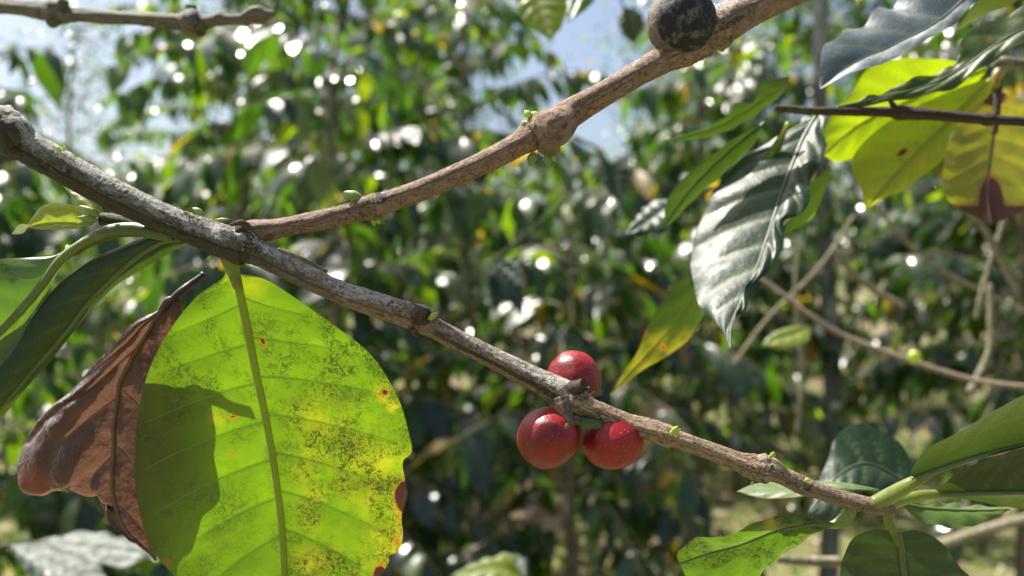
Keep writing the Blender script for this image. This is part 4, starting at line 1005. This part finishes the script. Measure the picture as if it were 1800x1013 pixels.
leaf('leaf', [(1385, 150, 280), (1350, 170, 281), (1310, 196, 282), (1255, 225, 284), (1172, 244, 286)],
     [(1387, 135, 280), (1335, 146, 279), (1324, 178, 280), (1292, 182, 279), (1276, 205, 280), (1237, 226, 282), (1172, 244, 286)],
     [(1385, 155, 280), (1367, 172, 283), (1316, 211, 286), (1268, 234, 287), (1220, 246, 287), (1172, 244, 286)],
     M_droop, gt, 12, 44, (0.3, 0.3), 0.4, 7, 0.14, 0.4, 4, None, 'narrow twisted green leaf with a wavy edge above the glossy leaf', (3, 1.5), M_rib, 1)
leaf('leaf', [(1345, 215, 292), (1300, 250, 293), (1250, 295, 295), (1205, 345, 297), (1164, 402, 300)],
     [(1345, 213, 292), (1296, 240, 291), (1237, 283, 292), (1190, 327, 294), (1172, 356, 296), (1164, 402, 300)],
     [(1345, 218, 292), (1324, 255, 295), (1276, 302, 298), (1221, 350, 300), (1182, 390, 301), (1164, 402, 300)],
     M_droop, gt, 12, 44, (0.3, 0.3), 0.4, 7, 0.14, 0.2, 4, None, 'dull green leaf slanting down behind the glossy leaf', (3, 1.5), M_darkrib, 1)
leaf('leaf', [(1385, 215, 285), (1330, 330, 290), (1270, 450, 295), (1200, 555, 297), (1140, 620, 298), (1074, 694, 298)],
     [(1385, 213, 285), (1300, 340, 290), (1238, 442, 293), (1180, 510, 294), (1145, 560, 295), (1120, 618, 296), (1090, 664, 297), (1074, 694, 298)],
     [(1387, 218, 285), (1340, 380, 292), (1295, 470, 297), (1246, 540, 301), (1224, 575, 302), (1206, 602, 301), (1172, 626, 300), (1128, 652, 299), (1074, 694, 298)],
     M_droop, gt, 14, 60, (0.3, 0.3), 0.4, 8, 0.14, 0.3, 6, lambda px, py, U, V: (np.maximum(0.95 * spot(px, py, 1130, 588, 6, 1.5), 0.8 * spot(px, py, 1165, 612, 6, 1.6)), 0.45 * sm(py, 570, 600), 0 * px),
     'long leaf with a yellow spotted tip hanging behind the glossy leaf', (3, 1.5), M_rib, 1)
leaf('leaf', [(1462, 290, 283), (1430, 345, 284), (1376, 413, 286)], [(1462, 290, 283), (1420, 330, 283), (1390, 380, 284), (1376, 413, 286)], [(1462, 290, 283), (1452, 330, 285), (1425, 385, 287), (1376, 413, 286)], M_hero, gt, 8, 24,
     label='bright green leaf edge showing behind the glossy leaf')
leaf('leaf', [(1735, -45, 262), (1660, 30, 257), (1580, 76, 253), (1500, 112, 250), (1441, 158, 247)],
     [(1725, -60, 262), (1610, -40, 266), (1577, 0, 266), (1570, 13, 265), (1547, 13, 264), (1531, 25, 262), (1520, 44, 260), (1487, 51, 259), (1468, 70, 256), (1449, 78, 253), (1440, 113, 250), (1441, 158, 247)],
     [(1742, -40, 262), (1717, 0, 258), (1704, 16, 256), (1674, 43, 253), (1658, 59, 251), (1624, 70, 250), (1597, 89, 248), (1579, 103, 247), (1545, 111, 246), (1511, 126, 246), (1477, 136, 246), (1447, 153, 246.5), (1441, 158, 247)],
     M_sheen, gt, 20, 70, (0.8, 0.3), 0.2, 6, 0.14, 0.8, 3, None, 'blue-grey wavy leaf reflecting the sky above the dark twig', (2.5, 1.2), M_darkrib, 1)
leaf('leaf', [(1900, 20, 256), (1800, 52, 259), (1740, 86, 261), (1680, 128, 263), (1600, 160, 265), (1468, 190, 268)],
     [(1900, -20, 258), (1800, 9, 262), (1760, 36, 264), (1725, 44, 265), (1706, 50, 265), (1688, 78, 265), (1691, 95, 265), (1680, 113, 265), (1662, 117, 265), (1636, 134, 266), (1608, 136, 266), (1597, 142, 266), (1565, 155, 267), (1547, 170, 267), (1529, 167, 267), (1500, 182, 268), (1468, 190, 268)],
     [(1900, 30, 254), (1860, 40, 254), (1800, 76, 256), (1749, 104, 258), (1715, 129, 259), (1670, 157, 261), (1624, 168, 263), (1579, 176, 265), (1533, 185, 266), (1495, 189, 267), (1468, 190, 268)],
     M_droop, gt, 18, 70, (-0.4, 0.3), 0.5, 7, 0.14, 0.9, 5, lambda px, py, U, V: (0.5 * spot(px, py, 1739, 69, 7, 1.8), 0 * px, 0 * px), 'green drooping leaf with a brown ring spot above the twig', (2.5, 1.5), M_darkrib, 1)
leaf('leaf', [(1820, -40, 290), (1750, 0, 290), (1680, 55, 290)], [(1820, -40, 290), (1740, -15, 291), (1705, 20, 291), (1680, 55, 290)], [(1820, -40, 290), (1790, 0, 289), (1725, 30, 289), (1680, 55, 290)], M_lime, gt, 8, 24,
     label='yellow leaf sliver between the wavy leaf and the drooping leaf')

# yellowing leaves behind it
yt = thing('coffee_twig', 'short brown twig holding lime yellow and olive half-dead leaves', 'twig', at(1757, 90, 318), 'coffee twigs around the branch')
stem('stem', [(1900, 130, 330, 10), (1830, 118, 325, 10), (1770, 112, 320, 11), (1756, 112, 318, 15), (1745, 112, 318, 10)], M_dry, yt, 12, 0.8, bark_relief(1, 7))
stem('petiole', [(1756, 116, 318, 7), (1754, 150, 317, 7), (1752, 200, 316, 6), (1748, 235, 316, 5)], M_scar, yt, 10, 0.8)
stem('petiole', [(1762, 118, 317, 9), (1752, 135, 316, 9), (1750, 155, 316, 7)], M_gold, yt, 10, 0.8)
leaf('leaf', [(1735, 120, 301), (1660, 150, 307), (1580, 185, 311), (1510, 220, 314), (1446, 272, 316)],
     [(1735, 118, 301), (1660, 105, 301), (1592, 103, 303), (1556, 108, 305), (1518, 128, 308), (1499, 162, 311), (1465, 196, 314), (1444, 240, 316), (1446, 272, 316)],
     [(1735, 124, 301), (1690, 175, 309), (1610, 235, 314), (1530, 265, 316), (1475, 285, 317), (1446, 272, 316)],
     M_lime, yt, 16, 50, (0.4, 0.4), 0.5, 8, 0.14, 0.5, 5, None, 'lime yellow leaf lit from behind above the twig', (3, 1.5), M_rib, 1)
leaf('leaf', [(1742, 138, 299), (1690, 190, 304), (1630, 250, 308), (1570, 310, 311), (1519, 372, 313)],
     [(1740, 136, 299), (1660, 165, 304), (1560, 215, 309), (1500, 273, 312), (1503, 313, 313), (1516, 338, 313), (1519, 372, 313)],
     [(1746, 142, 299), (1737, 170, 302), (1705, 195, 304), (1673, 235, 306), (1658, 280, 307), (1617, 312, 309), (1590, 335, 310), (1556, 347, 312), (1535, 360, 313), (1519, 372, 313)],
     M_lime, yt, 16, 50, (0.4, 0.4), 0.4, 8, 0.14, 0.3, 6, lambda px, py, U, V: (1.0 * spot((px - 1586) * 0.6 + 1586, py + (px - 1586) * 0.5, 1586, 268, 6, 1.3), 0.4 + 0 * px, 0 * px), 'lime yellow leaf with a brown fleck and pointed tip below the twig', (3, 1.5), M_rib, 1)
leaf('leaf', [(1750, 165, 318), (1747, 230, 320), (1740, 285, 320), (1735, 340, 319), (1742, 395, 317)],
     [(1748, 162, 318), (1715, 178, 321), (1680, 225, 324), (1658, 290, 326), (1662, 345, 326), (1690, 368, 324), (1742, 395, 317)],
     [(1754, 162, 318), (1790, 172, 321), (1830, 230, 322), (1840, 310, 322), (1810, 360, 320), (1780, 380, 318), (1742, 395, 317)],
     M_olive, yt, 18, 60, (0.3, 0.3), 0.4, 8, 0.14, 0.4, 3, lambda px, py, U, V: (np.maximum(np.maximum(1.0 * spot((px - 1742) * 1.25 + 1742, (py - 360) * 0.55 + 360, 1742, 362, 24, 0.8), 0.9 * spot((px - 1745) * .7 + 1745, py, 1745, 170, 18, 1.2)), 0.9 * sm(py, 350, 372)), 0.8 * spot(px, py, 1775, 185, 22, 1.5) + 0.3, 0 * px),
     'olive leaf with a dead brown wedge at its end', (3, 1.5), M_deadrib, 1)

# ================================================================== OUT-OF-FOCUS TWIGS AND LEAVES NEARER THAN THE BUSHES
lt = thing('coffee_twig', 'long slanting brown twig with a green berry crossing behind the branch tip', 'twig', at(1810, 682, 520), 'coffee twigs around the branch')
stem('stem', [(1900, 690, 520, 5.0), (1800, 680, 520, 5.0), (1720, 670, 525, 4.7), (1640, 648, 530, 5.0), (1560, 620, 535, 4.7), (1480, 588, 540, 4.3), (1425, 555, 540, 4.3), (1380, 520, 545, 3.6), (1335, 488, 550, 2.9)], M_dry, lt, 10, 2.0, bark_relief(1, 5),
     lambda px, py, S, TH, P: (0.2 + 0 * px, 0.2 + 0 * px, 0.4 * sm(px, 1600, 1700), 0 * px))
blob('berry', at(1607, 627, 525), (11 / F * .525,) * 2 + (12 / F * .525,), M_bud, lt)
stem('fruit_stalk', [(1607, 617, 525, 2), (1612, 640, 530, 2)], M_petiole, lt, 6, 2)
leaf('leaf', [(1425, 575, 540), (1395, 588, 535), (1365, 597, 532), (1337, 608, 530)], [(1425, 573, 540), (1400, 572, 540), (1360, 585, 536), (1337, 608, 530)], [(1425, 578, 540), (1420, 600, 530), (1380, 612, 526), (1337, 608, 530)], M_young, lt, 8, 24, (0.8, 0.8), 1.0, 5,
     label='small yellow-green leaf under the slanting twig')
for lab, P in (('pale dry twig leaning across the bushes below the olive leaf', [(1700, 365, 620, 5), (1735, 410, 620, 6), (1765, 470, 620, 6), (1790, 520, 620, 5)]),
               ('pale dry twig running down to the slanting twig', [(1740, 500, 640, 5), (1742, 560, 640, 6), (1738, 620, 640, 6), (1705, 690, 640, 7)]),
               ('pale forked dry twig behind the slanting twig', [(1465, 435, 700, 6), (1490, 470, 700, 6), (1530, 505, 700, 6), (1590, 540, 700, 5)]),
               ('thin pale twig rising beside the olive leaf', [(1780, 330, 720, 3), (1760, 400, 720, 4), (1735, 480, 725, 4), (1715, 560, 730, 4)]),
               ('thin bent dry twig crossing above the slanting twig', [(1500, 300, 760, 3), (1545, 370, 760, 3.5), (1620, 450, 765, 3.5), (1700, 500, 770, 3.5), (1830, 560, 770, 3)]),
               ('thin upright dry twig left of the slim grey trunk', [(1405, 420, 800, 3), (1398, 520, 800, 3.5), (1410, 640, 800, 4), (1402, 760, 800, 4)]),
               ('thin dry twig leaning behind the dangling leaf tip', [(1290, 640, 820, 3), (1350, 560, 820, 3.5), (1440, 470, 825, 3.5), (1500, 380, 830, 3)]),
               ('pale cut stick lying low between the two lower tip leaves', [(1366, 982, 420, 8), (1400, 985, 420, 9), (1440, 987, 420, 9), (1484, 987, 420, 9)]),
               ('weathered stick low at the edge above the leaf litter', [(1600, 968, 900, 7), (1660, 955, 900, 9), (1720, 935, 900, 9), (1830, 905, 900, 9)])):
    t = thing('dry_twig', lab, 'twig', at(*P[0][:3]), 'pale dry twigs')
    stem('stem', P, M_dry, t, 10, 3.0, bark_relief(1.0, 3))

def spray(label, d, leaves_, stempts):
    t = thing('leafy_sprig', label, 'sprig', at(*stempts[0][:2], d), 'blurred sprigs between branch and bushes')
    stem('stem', [(x, y, d + dd, r) for x, y, dd, r in stempts], M_twig, t, 8, 3.0)
    for (mt, mid, lf, rt) in leaves_:
        f = lambda q: [(x, y, d + dd) for x, y, dd in q]
        leaf('leaf', f(mid), f(lf), f(rt), mt, t, 10, 30, (d / 300, d / 300), d / 350, 7, 0.14, d / 400, 3)
    return t
spray('dark leaf hanging against the sky beside the dried fruit', 900,
      [(M_droop, [(1096, 12, 0), (1105, 40, -5), (1115, 78, -8)], [(1096, 12, 0), (1086, 35, 0), (1095, 62, -5), (1115, 78, -8)], [(1096, 12, 0), (1122, 18, 0), (1134, 45, -5), (1115, 78, -8)])],
      [(1080, -60, 0, 2), (1088, -20, 0, 2), (1096, 14, 0, 2)])
spray('yellow-green leaves hanging from the top edge near the sky gap', 520,
      [(M_lime, [(930, -40, 0), (945, 10, -10), (968, 72, -20)], [(928, -40, 0), (905, -5, 0), (925, 40, -10), (968, 72, -20)], [(932, -40, 0), (995, -10, -5), (990, 40, -15), (968, 72, -20)]),
       (M_hero, [(1030, -40, 0), (1015, 0, -10), (1000, 40, -20)], [(1028, -40, 0), (995, 0, 0), (1000, 40, -20)], [(1032, -40, 0), (1045, 0, -5), (1000, 40, -20)])],
      [(1000, -140, 0, 3), (980, -80, 0, 3), (932, -38, 0, 3)])
spray('pale shiny leaves along the bottom edge under the dead leaf', 560,
      [(M_gloss, [(20, 960, 0), (90, 985, -30), (190, 1020, -60)], [(20, 958, 0), (90, 958, 20), (160, 985, -10), (190, 1020, -60)], [(20, 965, 0), (50, 1010, -40), (110, 1040, -70), (190, 1020, -60)]),
       (M_gloss, [(60, 955, 30), (150, 965, 10), (270, 975, -20)], [(60, 953, 30), (150, 935, 40), (230, 950, 15), (270, 975, -20)], [(60, 958, 30), (150, 985, -20), (220, 995, -40), (270, 975, -20)]),
       (M_hero, [(200, 1000, 0), (250, 985, -10), (310, 965, -10)], [(200, 998, 0), (250, 972, 10), (310, 965, -10)], [(200, 1003, 0), (260, 1005, -20), (310, 965, -10)])],
      [(-60, 975, 0, 4), (0, 962, 0, 4), (60, 955, 20, 4), (200, 1000, 0, 3)])
spray('bright yellow-green leaf at the bottom edge below the cherries', 620,
      [(M_lime, [(930, 1030, 0), (880, 1000, -10), (790, 1015, -20)], [(930, 1028, 0), (910, 975, 10), (850, 985, 0), (790, 1015, -20)], [(930, 1035, 0), (880, 1040, -30), (790, 1015, -20)]),
       (M_gloss, [(880, 1010, 10), (905, 990, 0), (925, 1015, -30)], [(880, 1010, 10), (885, 980, 20), (925, 1015, -30)], [(880, 1010, 10), (925, 985, 10), (925, 1015, -30)])],
      [(960, 1090, 0, 4), (945, 1050, 0, 4), (930, 1030, 0, 3)])
spray('dark teal leaves hanging in shade behind the side branch', 800,
      [(M_gloss, [(1060, 280, 0), (1080, 320, -10), (1090, 362, -20)], [(1060, 278, 0), (1060, 320, 0), (1090, 362, -20)], [(1060, 282, 0), (1108, 300, 0), (1090, 362, -20)]),
       (M_gloss, [(870, 460, 10), (905, 480, 0), (928, 516, -20)], [(870, 458, 10), (910, 460, 10), (928, 516, -20)], [(870, 462, 10), (895, 500, -10), (928, 516, -20)])],
      [(1010, 240, 0, 3), (1060, 282, 0, 3), (960, 380, 10, 2), (868, 458, 10, 2)])
spray('dark navy leaf pointing away behind the dull slanting leaf', 420,
      [(M_gloss, [(1190, 352, 0), (1150, 382, -10), (1096, 417, -20)], [(1190, 350, 0), (1140, 360, 5), (1096, 417, -20)], [(1190, 356, 0), (1175, 405, -20), (1096, 417, -20)])],
      [(1260, 330, 0, 3), (1225, 340, 0, 3), (1190, 353, 0, 3)])
